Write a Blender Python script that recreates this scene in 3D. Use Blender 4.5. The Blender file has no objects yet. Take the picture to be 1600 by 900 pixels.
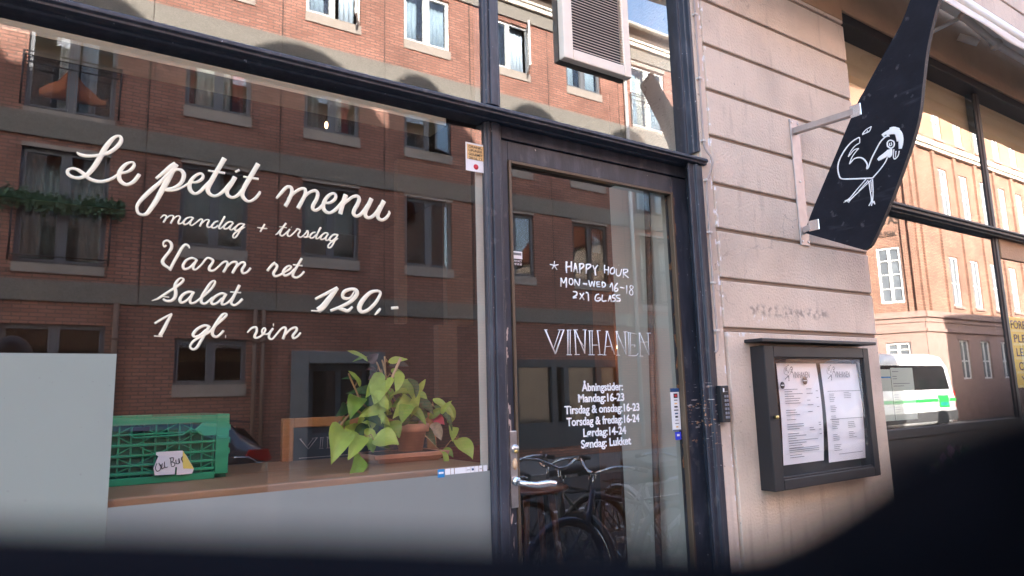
import bpy, bmesh, math, random
from mathutils import Vector, Matrix
R = math.radians
SC = bpy.context.scene
COL = SC.collection
random.seed(7)

# ------------------------------------------------------------------ camera
cam_d = bpy.data.cameras.new("camera"); cam = bpy.data.objects.new("camera", cam_d); COL.objects.link(cam)
cam_d.sensor_width = 36.0; cam_d.lens = 24.3
cam_d.clip_start = 0.004; cam_d.clip_end = 2000.0
CR = Vector((0.82952361, -0.55781751, -0.02702228))
CU = Vector((-0.06355784, -0.14236658, 0.98777131))
CF = Vector((0.5548432, 0.81766215, 0.15355012))
CP = Vector((0.0, -1.75, 1.55))
m = Matrix.Identity(4)
for i in range(3):
    m[i][0] = CR[i]; m[i][1] = CU[i]; m[i][2] = -CF[i]; m[i][3] = CP[i]
cam.matrix_world = m
cam_d.dof.use_dof = True; cam_d.dof.focus_distance = 3.2; cam_d.dof.aperture_fstop = 7.5
SC.camera = cam

# ------------------------------------------------------------------ sky, sun, exposure
SUN_DIR = Vector((-0.45, 1.0, 0.50)).normalized()        # towards the sun
W = bpy.data.worlds.new("World"); SC.world = W; W.use_nodes = True
wn = W.node_tree.nodes; wl = W.node_tree.links
bg = wn["Background"]; sky = wn.new("ShaderNodeTexSky")
sky.sky_type = 'NISHITA'; sky.sun_disc = False
sky.sun_elevation = math.asin(SUN_DIR.z); sky.sun_rotation = math.atan2(SUN_DIR.x, SUN_DIR.y)
sky.air_density = 1.0; sky.dust_density = 1.6; sky.ozone_density = 1.0
wl.new(sky.outputs[0], bg.inputs[0]); bg.inputs[1].default_value = 0.15
sun_d = bpy.data.lights.new("sun", 'SUN'); sun = bpy.data.objects.new("sun", sun_d); COL.objects.link(sun)
sun_d.energy = 4.8; sun_d.angle = R(0.5); sun_d.color = (1.0, 0.94, 0.86)
sun.rotation_euler = SUN_DIR.to_track_quat('Z', 'Y').to_euler(); sun.location = (-10, 40, 40)
SC.view_settings.view_transform = 'Standard'; SC.view_settings.look = 'None'
SC.view_settings.exposure = 3.5; SC.view_settings.gamma = 1.0; SC.view_settings.use_curve_mapping = False
SC.render.engine = 'CYCLES'
cy = SC.cycles
cy.use_denoising = True; cy.max_bounces = 10; cy.transparent_max_bounces = 24; cy.glossy_bounces = 6
cy.diffuse_bounces = 4; cy.caustics_reflective = False; cy.caustics_refractive = False
cy.sample_clamp_indirect = 8.0

# ------------------------------------------------------------------ helpers
ORIGIN = {}
def base_of(o):
    while o.parent: o = o.parent
    return Vector(ORIGIN.get(o.name, (0, 0, 0)))

class MB:
    """collects vertices and faces; build() links them as one mesh object"""
    def __init__(s, xf=None): s.v = []; s.f = []; s.m = []; s.sm = []; s.xf = xf
    def add(s, verts, faces, mi=0, smooth=False):
        o = len(s.v)
        s.v += [tuple(s.xf(*p)) if s.xf else tuple(p) for p in verts]
        for f in faces: s.f.append([o + i for i in f]); s.m.append(mi); s.sm.append(smooth)
        return s
    def box(s, x0, x1, y0, y1, z0, z1, mi=0):
        v = [(x0,y0,z0),(x1,y0,z0),(x1,y1,z0),(x0,y1,z0),(x0,y0,z1),(x1,y0,z1),(x1,y1,z1),(x0,y1,z1)]
        return s.add(v, [(0,3,2,1),(4,5,6,7),(0,1,5,4),(1,2,6,5),(2,3,7,6),(3,0,4,7)], mi)
    def obox(s, p0, p1, w, t, up=(0,0,1), mi=0):
        """bar of rectangular section from p0 to p1"""
        p0 = Vector(p0); p1 = Vector(p1); d = (p1-p0).normalized(); up = Vector(up)
        a = d.cross(up)
        if a.length < 1e-4: a = d.cross(Vector((1,0,0)))
        a.normalize(); b = a.cross(d).normalized()
        v = []
        for p in (p0, p1):
            for i, j in ((-1,-1),(1,-1),(1,1),(-1,1)): v.append(p + a*(i*w/2) + b*(j*t/2))
        return s.add(v, [(3,2,1,0),(4,5,6,7),(0,1,5,4),(1,2,6,5),(2,3,7,6),(3,0,4,7)], mi)
    def prism(s, poly, axis, a0, a1, mi=0):
        """extrude a closed polygon: axis 'x' poly=(y,z); 'y' poly=(x,z); 'z' poly=(x,y)"""
        n = len(poly)
        def P(p, a): return {'x': (a, p[0], p[1]), 'y': (p[0], a, p[1]), 'z': (p[0], p[1], a)}[axis]
        v = [P(p, a0) for p in poly] + [P(p, a1) for p in poly]
        f = [tuple(range(n))[::-1], tuple(range(n, 2*n))] + [(i, (i+1) % n, n+(i+1) % n, n+i) for i in range(n)]
        return s.add(v, f, mi)
    def tube(s, pts, r, n=8, mi=0, smooth=True, closed=False):
        pts = [Vector(p) for p in pts]; k = len(pts)
        rr = r if isinstance(r, (list, tuple)) else [r]*k
        v = []; prev = None
        for i, p in enumerate(pts):
            a = pts[(i-1) % k] if (i > 0 or closed) else p; b = pts[(i+1) % k] if (i < k-1 or closed) else p
            d = (b-a); d = d.normalized() if d.length > 1e-9 else Vector((0,0,1))
            if prev is None:
                prev = d.cross(Vector((0.13,0.31,0.94)))
                if prev.length < 1e-3: prev = d.cross(Vector((1,0,0)))
            u = (prev - d*prev.dot(d)); u.normalize(); w = d.cross(u); prev = u
            for j in range(n):
                t = 2*math.pi*j/n; v.append(p + (u*math.cos(t) + w*math.sin(t))*rr[i])
        f = []
        for i in range(k if closed else k-1):
            q = (i+1) % k
            for j in range(n): f.append((i*n+j, i*n+(j+1) % n, q*n+(j+1) % n, q*n+j))
        if not closed: f += [tuple(range(n))[::-1], tuple(range((k-1)*n, k*n))]
        return s.add(v, f, mi, smooth)
    def lathe(s, prof, c, n=20, mi=0, smooth=True, axis='z'):
        v = []
        for r, h in prof:
            for j in range(n):
                t = 2*math.pi*j/n; a, b = r*math.cos(t), r*math.sin(t)
                v.append({'z': (c[0]+a, c[1]+b, c[2]+h), 'y': (c[0]+a, c[1]+h, c[2]+b), 'x': (c[0]+h, c[1]+a, c[2]+b)}[axis])
        k = len(prof); f = []
        for i in range(k-1):
            for j in range(n): f.append((i*n+j, i*n+(j+1) % n, (i+1)*n+(j+1) % n, (i+1)*n+j))
        f += [tuple(range(n))[::-1], tuple(range((k-1)*n, k*n))]
        return s.add(v, f, mi, smooth)
    def ball(s, c, r, mi=0, n=12, sq=(1,1,1)):
        v = []; k = n//2 + 1
        for i in range(k):
            ph = math.pi*i/(k-1)
            for j in range(n):
                t = 2*math.pi*j/n
                v.append((c[0]+r*sq[0]*math.sin(ph)*math.cos(t), c[1]+r*sq[1]*math.sin(ph)*math.sin(t), c[2]+r*sq[2]*math.cos(ph)))
        f = [(i*n+j, (i+1)*n+j, (i+1)*n+(j+1) % n, i*n+(j+1) % n) for i in range(k-1) for j in range(n)]
        return s.add(v, f, mi, True)
    def wall(s, x0, x1, z0, z1, yf, depth, holes, facing=1, mi=0):
        """wall sheet at y=yf (facing=+1 looks to +Y) with rectangular holes and their reveals"""
        xs = sorted({x0, x1} | {h[0] for h in holes} | {h[1] for h in holes})
        zs = sorted({z0, z1} | {h[2] for h in holes} | {h[3] for h in holes})
        xs = [x for x in xs if x0 <= x <= x1]; zs = [z for z in zs if z0 <= z <= z1]
        def inh(x, z): return any(h[0] < x < h[1] and h[2] < z < h[3] for h in holes)
        for i in range(len(xs)-1):
            for j in range(len(zs)-1):
                if inh((xs[i]+xs[i+1])/2, (zs[j]+zs[j+1])/2): continue
                q = [(xs[i],yf,zs[j]),(xs[i+1],yf,zs[j]),(xs[i+1],yf,zs[j+1]),(xs[i],yf,zs[j+1])]
                s.add(q, [(0,1,2,3) if facing < 0 else (3,2,1,0)], mi)
        yb = yf - depth*facing
        for a, b, c, d in holes:
            p = [(a,c),(b,c),(b,d),(a,d)]
            for i in range(4):
                q0, q1 = p[i], p[(i+1) % 4]
                s.add([(q0[0],yf,q0[1]),(q1[0],yf,q1[1]),(q1[0],yb,q1[1]),(q0[0],yb,q0[1])], [(0,1,2,3)], mi)
        return s
    def build(s, name, mats, parent=None, bevel=0.0, seg=2):
        me = bpy.data.meshes.new(name); o = bpy.data.objects.new(name, me); COL.objects.link(o)
        off = Vector((0,0,0))
        if parent is not None: o.parent = parent; off = base_of(parent)
        me.from_pydata([tuple(Vector(p)-off) for p in s.v], [], s.f)
        for mt in (mats if isinstance(mats, (list, tuple)) else [mats]): me.materials.append(mt)
        me.polygons.foreach_set("material_index", s.m)
        me.polygons.foreach_set("use_smooth", s.sm)
        bm = bmesh.new(); bm.from_mesh(me); bmesh.ops.recalc_face_normals(bm, faces=bm.faces[:]) if s.xf is None or True else 0
        bm.to_mesh(me); bm.free(); me.update()
        if bevel:
            b = o.modifiers.new("bevel", 'BEVEL'); b.width = bevel; b.segments = seg; b.limit_method = 'ANGLE'; b.angle_limit = R(40)
        return o

def tag(o, label=None, cat=None, group=None, kind=None):
    if label: o["label"] = label
    if cat: o["category"] = cat
    if group: o["group"] = group
    if kind: o["kind"] = kind
    return o
def thing(name, loc, label, cat, group=None):
    o = bpy.data.objects.new(name, None); COL.objects.link(o); o.location = loc; o.empty_display_size = 0.1
    ORIGIN[o.name] = tuple(loc)
    return tag(o, label, cat, group)
def structure(o): o["kind"] = "structure"; return o
def copy_tree(o, parent=None):
    c = o.copy(); COL.objects.link(c)
    if parent is not None: c.parent = parent
    for ch in list(o.children): copy_tree(ch, c)
    return c

def catmull(P, n=5):
    """P: list of tuples, any dimension -> denser list"""
    k = len(P)
    if k < 3: return [tuple(map(float, p)) for p in P]
    out = []
    for i in range(k-1):
        p0 = P[max(i-1, 0)]; p1 = P[i]; p2 = P[i+1]; p3 = P[min(i+2, k-1)]
        for j in range(n):
            t = j/n
            out.append(tuple(0.5*(2*b + (c-a)*t + (2*a-5*b+4*c-d)*t*t + (-a+3*b-3*c+d)*t**3) for a, b, c, d in zip(p0, p1, p2, p3)))
    out.append(tuple(map(float, P[-1]))); return out

def text_mesh(txt, name, mat, parent, width=None, height=None, at=(0,0,0), align='LEFT', plane='y', depth=0.0006, bold=0.0, mirror=False, lab=None):
    """built-in font turned into a mesh; height = cap height, stretched to width; plane 'y' reads from -Y, 'x' from -X, '+y' from +Y"""
    cu = bpy.data.curves.new(name, 'FONT'); cu.body = txt; cu.extrude = 0.5; cu.offset = bold
    to = bpy.data.objects.new(name, cu); COL.objects.link(to)
    bpy.context.view_layer.update()
    me = bpy.data.meshes.new_from_object(to.evaluated_get(bpy.context.evaluated_depsgraph_get()))
    bpy.data.objects.remove(to); bpy.data.curves.remove(cu)
    xs = [v.co.x for v in me.vertices]; x0, x1 = min(xs), max(xs)
    sz = (height or 0.05)/0.70; sx = (width/(x1-x0)) if width else sz
    off = Vector((0,0,0)) if parent is None else base_of(parent)
    for v in me.vertices:
        x = (v.co.x-x0)*sx; z = v.co.y*sz; d = v.co.z*2*depth
        if align == 'CENTER': x -= (x1-x0)*sx/2
        if plane == 'y': c = Vector((at[0]+x, at[1]-d, at[2]+z))
        elif plane == '+y': c = Vector((at[0]-x, at[1]+d, at[2]+z))
        else: c = Vector((at[0]-d, at[1]-x, at[2]+z))
        v.co = c-off
    me.materials.clear(); me.materials.append(mat); me.name = name
    o = bpy.data.objects.new(name, me); COL.objects.link(o)
    if parent is not None: o.parent = parent
    if lab: o["label"] = lab
    return o

def strokes_mesh(data, plane, level, name, mat, parent, half=0.0011, wmul=1.0):
    """brush strokes: each stroke is a flat list a,b,width (millimetres) in the plane y=level (a=x,b=z) or x=level (a=y,b=z)"""
    mb = MB()
    for st in data:
        P = [(st[i]/1000, st[i+1]/1000, st[i+2]/1000) for i in range(0, len(st), 3)]
        P = catmull(P, 6)
        n = 8; v = []; k = len(P)
        for i in range(k):
            a = P[max(i-1,0)]; b = P[min(i+1,k-1)]
            dx, dz = b[0]-a[0], b[1]-a[1]; L = math.hypot(dx, dz) or 1e-9; nx, nz = -dz/L, dx/L
            ext = 0.0
            h = max(P[i][2]*wmul, 0.0006)/2
            for j in range(n):
                t = 2*math.pi*j/n; u = math.cos(t)*h; d = math.sin(t)*half
                A = P[i][0]+nx*u; B = P[i][1]+nz*u
                v.append((A, level+d, B) if plane == 'y' else (level+d, A, B))
        f = [(i*n+j, i*n+(j+1) % n, (i+1)*n+(j+1) % n, (i+1)*n+j) for i in range(k-1) for j in range(n)]
        f += [tuple(range(n))[::-1], tuple(range((k-1)*n, k*n))]
        mb.add(v, f, 0, True)
    return mb.build(name, mat, parent)

def split_words(data, gap):
    """groups strokes whose x ranges lie within gap millimetres: one group per word"""
    it = sorted(data, key=lambda s: min(s[0::3])); out = []
    for s in it:
        lo, hi = min(s[0::3]), max(s[0::3])
        if out and lo - out[-1][1] < gap: out[-1][0].append(s); out[-1][1] = max(out[-1][1], hi)
        else: out.append([[s], hi])
    return [o[0] for o in out]
def split_rows(data):
    rows = {}
    for s in data:
        zc = (min(s[1::3])+max(s[1::3]))/2+(sum(s[0::3])/len(s[0::3])-1600)*0.05
        rows.setdefault(0 if zc > 1922 else 1 if zc > 1855 else 2, []).append(s)
    return list(rows.values())

# ------------------------------------------------------------------ materials
def nodes(name):
    mt = bpy.data.materials.new(name); mt.use_nodes = True
    nt = mt.node_tree; return mt, nt, nt.nodes["Principled BSDF"]
def pbr(name, col, rough=0.6, metal=0.0, var=0.0, vscale=8.0, bump=0.0, bscale=60.0, spec=0.5, coat=0.0, stretch=(1,1,1), col2=None, thr=None):
    mt, nt, b = nodes(name); N = nt.nodes; L = nt.links
    b.inputs["Base Color"].default_value = (*col, 1); b.inputs["Roughness"].default_value = rough
    b.inputs["Metallic"].default_value = metal; b.inputs["Specular IOR Level"].default_value = spec
    b.inputs["Coat Weight"].default_value = coat
    geo = N.new("ShaderNodeNewGeometry"); mp = N.new("ShaderNodeMapping"); mp.inputs["Scale"].default_value = stretch
    L.new(geo.outputs["Position"], mp.inputs["Vector"])
    if var or col2:
        nz = N.new("ShaderNodeTexNoise"); nz.inputs["Scale"].default_value = vscale; nz.inputs["Detail"].default_value = 6
        nz.inputs["Roughness"].default_value = 0.65
        L.new(mp.outputs[0], nz.inputs["Vector"])
        rp = N.new("ShaderNodeValToRGB")
        c2 = col2 or tuple(c*(1-var) for c in col)
        c1 = col if col2 else tuple(min(1, c*(1+var)) for c in col)
        lo, hi = thr or (0.3, 0.7)
        rp.color_ramp.elements[0].position = lo; rp.color_ramp.elements[1].position = hi
        rp.color_ramp.elements[0].color = (*c2, 1); rp.color_ramp.elements[1].color = (*c1, 1)
        L.new(nz.outputs[0], rp.inputs[0]); L.new(rp.outputs[0], b.inputs["Base Color"])
    if bump:
        n2 = N.new("ShaderNodeTexNoise"); n2.inputs["Scale"].default_value = bscale; n2.inputs["Detail"].default_value = 5
        L.new(mp.outputs[0], n2.inputs["Vector"])
        bp = N.new("ShaderNodeBump"); bp.inputs["Strength"].default_value = bump; bp.inputs["Distance"].default_value = 0.01
        L.new(n2.outputs[0], bp.inputs["Height"]); L.new(bp.outputs[0], b.inputs["Normal"])
    return mt

def glass_front(name, f0, tint=(1,1,1), rough=0.0, wave=0.0):
    """pane face: mirror part by Schlick, the rest passes through"""
    mt, nt, b = nodes(name); N = nt.nodes; L = nt.links; N.remove(b)
    out = N["Material Output"]; lw = N.new("ShaderNodeLayerWeight"); lw.inputs["Blend"].default_value = 0.5
    pw = N.new("ShaderNodeMath"); pw.operation = 'POWER'; pw.inputs[1].default_value = 5.0
    L.new(lw.outputs["Facing"], pw.inputs[0])
    ma = N.new("ShaderNodeMath"); ma.operation = 'MULTIPLY_ADD'; ma.inputs[1].default_value = 1-f0; ma.inputs[2].default_value = f0
    L.new(pw.outputs[0], ma.inputs[0])
    tr = N.new("ShaderNodeBsdfTransparent"); tr.inputs[0].default_value = (*tint, 1)
    gl = N.new("ShaderNodeBsdfGlossy"); gl.inputs["Roughness"].default_value = rough; gl.inputs["Color"].default_value = (1,1,1,1)
    if wave:
        geo = N.new("ShaderNodeNewGeometry"); nz = N.new("ShaderNodeTexNoise"); nz.inputs["Scale"].default_value = 1.3; nz.inputs["Detail"].default_value = 1
        L.new(geo.outputs["Position"], nz.inputs["Vector"])
        bp = N.new("ShaderNodeBump"); bp.inputs["Strength"].default_value = wave; bp.inputs["Distance"].default_value = 0.02
        L.new(nz.outputs[0], bp.inputs["Height"]); L.new(bp.outputs[0], gl.inputs["Normal"])
    mx = N.new("ShaderNodeMixShader")
    L.new(ma.outputs[0], mx.inputs[0]); L.new(tr.outputs[0], mx.inputs[1]); L.new(gl.outputs[0], mx.inputs[2])
    L.new(mx.outputs[0], out.inputs[0]); return mt
def glass_body(name, tint=(0.97, 0.985, 0.98)):
    mt, nt, b = nodes(name); N = nt.nodes; N.remove(b)
    tr = N.new("ShaderNodeBsdfTransparent"); tr.inputs[0].default_value = (*tint, 1)
    nt.links.new(tr.outputs[0], N["Material Output"].inputs[0]); return mt
def translucent(name, col, mixf=0.35, rough=0.5, var=0.12, vscale=14, spec=0.4):
    mt = pbr(name, col, rough, var=var, vscale=vscale, spec=spec); nt = mt.node_tree; N = nt.nodes; L = nt.links
    b = N["Principled BSDF"]; tl = N.new("ShaderNodeBsdfTranslucent"); tl.inputs[0].default_value = (*[min(1, c*1.15) for c in col], 1)
    mx = N.new("ShaderNodeMixShader"); mx.inputs[0].default_value = mixf
    L.new(b.outputs[0], mx.inputs[1]); L.new(tl.outputs[0], mx.inputs[2]); L.new(mx.outputs[0], N["Material Output"].inputs[0]); return mt
def emit(name, col, s):
    mt, nt, b = nodes(name); b.inputs["Base Color"].default_value = (*col, 1)
    b.inputs["Emission Color"].default_value = (*col, 1); b.inputs["Emission Strength"].default_value = s; return mt

def brick(name, c1, c2, mortar, course=0.0667, length=0.24, mort=0.011, bias=0.0):
    mt, nt, b = nodes(name); N = nt.nodes; L = nt.links
    geo = N.new("ShaderNodeNewGeometry"); sp = N.new("ShaderNodeSeparateXYZ"); L.new(geo.outputs["Position"], sp.inputs[0])
    ad = N.new("ShaderNodeMath"); ad.operation = 'ADD'; L.new(sp.outputs[0], ad.inputs[0]); L.new(sp.outputs[1], ad.inputs[1])
    cb = N.new("ShaderNodeCombineXYZ"); L.new(ad.outputs[0], cb.inputs[0]); L.new(sp.outputs[2], cb.inputs[1])
    bt = N.new("ShaderNodeTexBrick"); bt.offset = 0.5; bt.offset_frequency = 2
    bt.inputs["Scale"].default_value = 1.0; bt.inputs["Brick Width"].default_value = length; bt.inputs["Row Height"].default_value = course
    bt.inputs["Mortar Size"].default_value = mort; bt.inputs["Mortar Smooth"].default_value = 0.2; bt.inputs["Bias"].default_value = bias
    bt.inputs["Color1"].default_value = (*c1, 1); bt.inputs["Color2"].default_value = (*c2, 1); bt.inputs["Mortar"].default_value = (*mortar, 1)
    L.new(cb.outputs[0], bt.inputs["Vector"])
    nz = N.new("ShaderNodeTexNoise"); nz.inputs["Scale"].default_value = 0.9; nz.inputs["Detail"].default_value = 5
    L.new(geo.outputs["Position"], nz.inputs["Vector"])
    rp = N.new("ShaderNodeValToRGB"); rp.color_ramp.elements[0].position = 0.3; rp.color_ramp.elements[1].position = 0.7
    rp.color_ramp.elements[0].color = (0.78, 0.77, 0.77, 1); rp.color_ramp.elements[1].color = (1.12, 1.1, 1.08, 1)
    L.new(nz.outputs[0], rp.inputs[0])
    mx = N.new("ShaderNodeMix"); mx.data_type = 'RGBA'; mx.blend_type = 'MULTIPLY'; mx.inputs[0].default_value = 1.0
    L.new(bt.outputs["Color"], mx.inputs[6]); L.new(rp.outputs[0], mx.inputs[7]); L.new(mx.outputs[2], b.inputs["Base Color"])
    bp = N.new("ShaderNodeBump"); bp.inputs["Strength"].default_value = 0.6; bp.inputs["Distance"].default_value = 0.008; bp.invert = True
    L.new(bt.outputs["Fac"], bp.inputs["Height"]); L.new(bp.outputs[0], b.inputs["Normal"])
    b.inputs["Roughness"].default_value = 0.9; b.inputs["Specular IOR Level"].default_value = 0.2
    return mt

def mask_box(nt, sep, axis, lo, hi, soft):
    """1 inside lo..hi along an axis of the world position, soft edges"""
    N = nt.nodes; L = nt.links
    a = N.new("ShaderNodeMapRange"); a.interpolation_type = 'SMOOTHSTEP'; a.inputs[1].default_value = lo-soft; a.inputs[2].default_value = lo+soft
    c = N.new("ShaderNodeMapRange"); c.interpolation_type = 'SMOOTHSTEP'; c.inputs[1].default_value = hi-soft; c.inputs[2].default_value = hi+soft
    c.inputs[3].default_value = 1; c.inputs[4].default_value = 0
    L.new(sep.outputs[axis], a.inputs[0]); L.new(sep.outputs[axis], c.inputs[0])
    mu = N.new("ShaderNodeMath"); mu.operation = 'MULTIPLY'; L.new(a.outputs[0], mu.inputs[0]); L.new(c.outputs[0], mu.inputs[1]); return mu
def overlay(nt, b, fac_socket, col):
    """puts a colour over the current base colour by a factor"""
    N = nt.nodes; L = nt.links; mx = N.new("ShaderNodeMix"); mx.data_type = 'RGBA'; mx.inputs[7].default_value = (*col, 1)
    src = b.inputs["Base Color"]
    if src.is_linked: L.new(src.links[0].from_socket, mx.inputs[6])
    else: mx.inputs[6].default_value = src.default_value
    L.new(fac_socket, mx.inputs[0]); L.new(mx.outputs[2], src)
def speck(nt, geo, scale, thr, stretch=(1,1,1), detail=4, soft=0.02):
    N = nt.nodes; L = nt.links; mp = N.new("ShaderNodeMapping"); mp.inputs["Scale"].default_value = stretch
    L.new(geo.outputs["Position"], mp.inputs[0]); nz = N.new("ShaderNodeTexNoise"); nz.inputs["Scale"].default_value = scale; nz.inputs["Detail"].default_value = detail
    L.new(mp.outputs[0], nz.inputs["Vector"]); a = N.new("ShaderNodeMapRange"); a.inputs[1].default_value = thr-soft; a.inputs[2].default_value = thr+soft
    L.new(nz.outputs[0], a.inputs[0]); return a
def mul(nt, *socks):
    cur = socks[0]
    for s in socks[1:]:
        mu = nt.nodes.new("ShaderNodeMath"); mu.operation = 'MULTIPLY'; nt.links.new(cur, mu.inputs[0])
        if isinstance(s, float): mu.inputs[1].default_value = s
        else: nt.links.new(s, mu.inputs[1])
        cur = mu.outputs[0]
    return cur

# stucco of the pier: pinkish paint, a yellower old coat low down, white chips along the plaster edge, grime
def make_stucco():
    mt = pbr("stucco", (0.68, 0.56, 0.46), 0.92, var=0.08, vscale=3.0, bump=0.45, bscale=95, spec=0.2)
    nt = mt.node_tree; N = nt.nodes; L = nt.links; b = N["Principled BSDF"]
    geo = N.new("ShaderNodeNewGeometry"); sp = N.new("ShaderNodeSeparateXYZ"); L.new(geo.outputs["Position"], sp.inputs[0])
    # yellow lower coat with a wandering border
    nz = N.new("ShaderNodeTexNoise"); nz.inputs["Scale"].default_value = 2.2; L.new(geo.outputs["Position"], nz.inputs["Vector"])
    ad = N.new("ShaderNodeMath"); ad.operation = 'MULTIPLY_ADD'; ad.inputs[1].default_value = 0.35; L.new(nz.outputs[0], ad.inputs[0]); L.new(sp.outputs[2], ad.inputs[2])
    mr = N.new("ShaderNodeMapRange"); mr.inputs[1].default_value = 1.60; mr.inputs[2].default_value = 1.66; mr.inputs[3].default_value = 1; mr.inputs[4].default_value = 0
    L.new(ad.outputs[0], mr.inputs[0])
    overlay(nt, b, mul(nt, mr.outputs[0], mask_box(nt, sp, 0, 2.19, 9, 0.004).outputs[0], 0.6), (0.64, 0.525, 0.39))
    # grime patches
    overlay(nt, b, mul(nt, speck(nt, geo, 2.6, 0.62, detail=8, soft=0.12).outputs[0], 0.35), (0.19, 0.16, 0.15))
    overlay(nt, b, mul(nt, speck(nt, geo, 55, 0.70, detail=3).outputs[0], 0.5), (0.16, 0.13, 0.12))
    # drips below ledges, hairline cracks, small pits
    drip = speck(nt, geo, 11, 0.60, (1.6,1.6,0.10), 5, 0.07)
    overlay(nt, b, mul(nt, drip.outputs[0], mask_box(nt, sp, 2, -1, 1.17, 0.12).outputs[0], 0.40), (0.23, 0.18, 0.15))
    overlay(nt, b, mul(nt, speck(nt, geo, 16, 0.64, (1.3,1.3,0.22), 6, 0.05).outputs[0], 0.22), (0.27, 0.21, 0.18))
    vo = N.new("ShaderNodeTexVoronoi"); vo.feature = 'DISTANCE_TO_EDGE'; vo.inputs["Scale"].default_value = 2.1
    nzw = N.new("ShaderNodeTexNoise"); nzw.inputs["Scale"].default_value = 5; nzw.inputs["Detail"].default_value = 6; L.new(geo.outputs["Position"], nzw.inputs["Vector"])
    mxv = N.new("ShaderNodeMix"); mxv.data_type = 'VECTOR'; mxv.inputs[0].default_value = 0.28; L.new(geo.outputs["Position"], mxv.inputs[4]); L.new(nzw.outputs["Color"], mxv.inputs[5]); L.new(mxv.outputs[1], vo.inputs["Vector"])
    cr_ = N.new("ShaderNodeMapRange"); cr_.inputs[1].default_value = 0.0; cr_.inputs[2].default_value = 0.0045; cr_.inputs[3].default_value = 1; cr_.inputs[4].default_value = 0; L.new(vo.outputs["Distance"], cr_.inputs[0])
    overlay(nt, b, mul(nt, cr_.outputs[0], speck(nt, geo, 1.7, 0.56, (1,1,1), 3, 0.05).outputs[0], 0.55), (0.22, 0.17, 0.15))
    g1 = speck(nt, geo, 34, 0.53, (1,1,1), 10, 0.06)
    overlay(nt, b, mul(nt, g1.outputs[0], mask_box(nt, sp, 0, 2.33, 2.88, 0.03).outputs[0], mask_box(nt, sp, 2, 1.845, 1.885, 0.014).outputs[0], 0.6), (0.16, 0.13, 0.12))
    # chipped paint showing white filler along the plaster edge
    overlay(nt, b, mul(nt, speck(nt, geo, 45, 0.585, (1,1,0.6), 6, 0.02).outputs[0], mask_box(nt, sp, 0, 2.166, 2.187, 0.004).outputs[0]), (0.80, 0.78, 0.79))
    overlay(nt, b, mul(nt, speck(nt, geo, 30, 0.52, (1,1,1), 6, 0.02).outputs[0], mask_box(nt, sp, 0, 2.18, 2.36, 0.06).outputs[0], mask_box(nt, sp, 2, 1.755, 1.775, 0.006).outputs[0]), (0.78, 0.75, 0.74))
    overlay(nt, b, mul(nt, speck(nt, geo, 45, 0.58, (1,1,1), 6, 0.02).outputs[0], mask_box(nt, sp, 0, 2.36, 2.45, 0.02).outputs[0], mask_box(nt, sp, 2, 1.815, 1.845, 0.006).outputs[0]), (0.78, 0.75, 0.74))
    return mt
# painted joinery: dark navy with scratches and bare wood at the latch side
def make_paint():
    mt = pbr("navy_joinery_paint", (0.031, 0.0355, 0.050), 0.42, var=0.25, vscale=9, bump=0.08, bscale=30, spec=0.5, stretch=(3,3,1))
    nt = mt.node_tree; N = nt.nodes; L = nt.links; b = N["Principled BSDF"]
    geo = N.new("ShaderNodeNewGeometry"); sp = N.new("ShaderNodeSeparateXYZ"); L.new(geo.outputs["Position"], sp.inputs[0])
    dust = speck(nt, geo, 14, 0.60, (2,2,0.5), 6, 0.08)
    overlay(nt, b, mul(nt, dust.outputs[0], 0.35), (0.10, 0.105, 0.13))
    overlay(nt, b, mul(nt, speck(nt, geo, 22, 0.66, (1,1,0.8), 8, 0.03).outputs[0], 0.30), (0.16, 0.15, 0.15))
    overlay(nt, b, mul(nt, speck(nt, geo, 75, 0.755, (1,1,1), 2, 0.01).outputs[0], 0.8), (0.45, 0.45, 0.47))
    zone = mul(nt, mask_box(nt, sp, 0, 2.0, 2.14, 0.01).outputs[0], mask_box(nt, sp, 2, 1.36, 1.56, 0.06).outputs[0])
    scr = speck(nt, geo, 18, 0.655, (1.2,1,9), 5, 0.015)
    overlay(nt, b, mul(nt, scr.outputs[0], zone), (0.62, 0.58, 0.55))
    scr2 = speck(nt, geo, 40, 0.665, (1,1,2), 5, 0.015)
    overlay(nt, b, mul(nt, scr2.outputs[0], zone), (0.50, 0.27, 0.15))
    z2 = mul(nt, mask_box(nt, sp, 0, 1.985, 2.008, 0.003).outputs[0], mask_box(nt, sp, 2, 1.05, 2.33, 0.02).outputs[0])
    overlay(nt, b, mul(nt, speck(nt, geo, 40, 0.60, (1,1,0.45), 5, 0.015).outputs[0], z2), (0.36, 0.15, 0.07))
    z3 = mul(nt, mask_box(nt, sp, 0, 1.195, 1.212, 0.003).outputs[0], mask_box(nt, sp, 2, 1.0, 1.8, 0.02).outputs[0])
    overlay(nt, b, mul(nt, speck(nt, geo, 50, 0.58, (1,1,0.4), 5, 0.015).outputs[0], z3), (0.55, 0.45, 0.40))
    return mt
M = {}
M['stucco'] = make_stucco(); M['paint'] = make_paint()
M['groove'] = pbr("groove_render", (0.30, 0.225, 0.175), 0.95)  # the groove's shade put into a darker render colour
M['lintel'] = pbr("shaded_wall_and_head_brown", (0.50, 0.32, 0.20), 0.9, var=0.14, vscale=2.5, bump=0.3, bscale=80, spec=0.2)  # stucco with the awning's shade put into the brown; also the brown door head
M['bronze'] = pbr("bronze_bead", (0.13, 0.095, 0.065), 0.45, metal=0.4)
M['black'] = pbr("black_paint", (0.012, 0.013, 0.016), 0.5)
M['glass'] = glass_front("shop_glass", 0.145, wave=0.012)
M['glass_door'] = glass_front("door_glass", 0.14, wave=0.010)
M['glass_right'] = glass_front("right_shop_glass", 0.165, wave=0.010)
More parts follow.
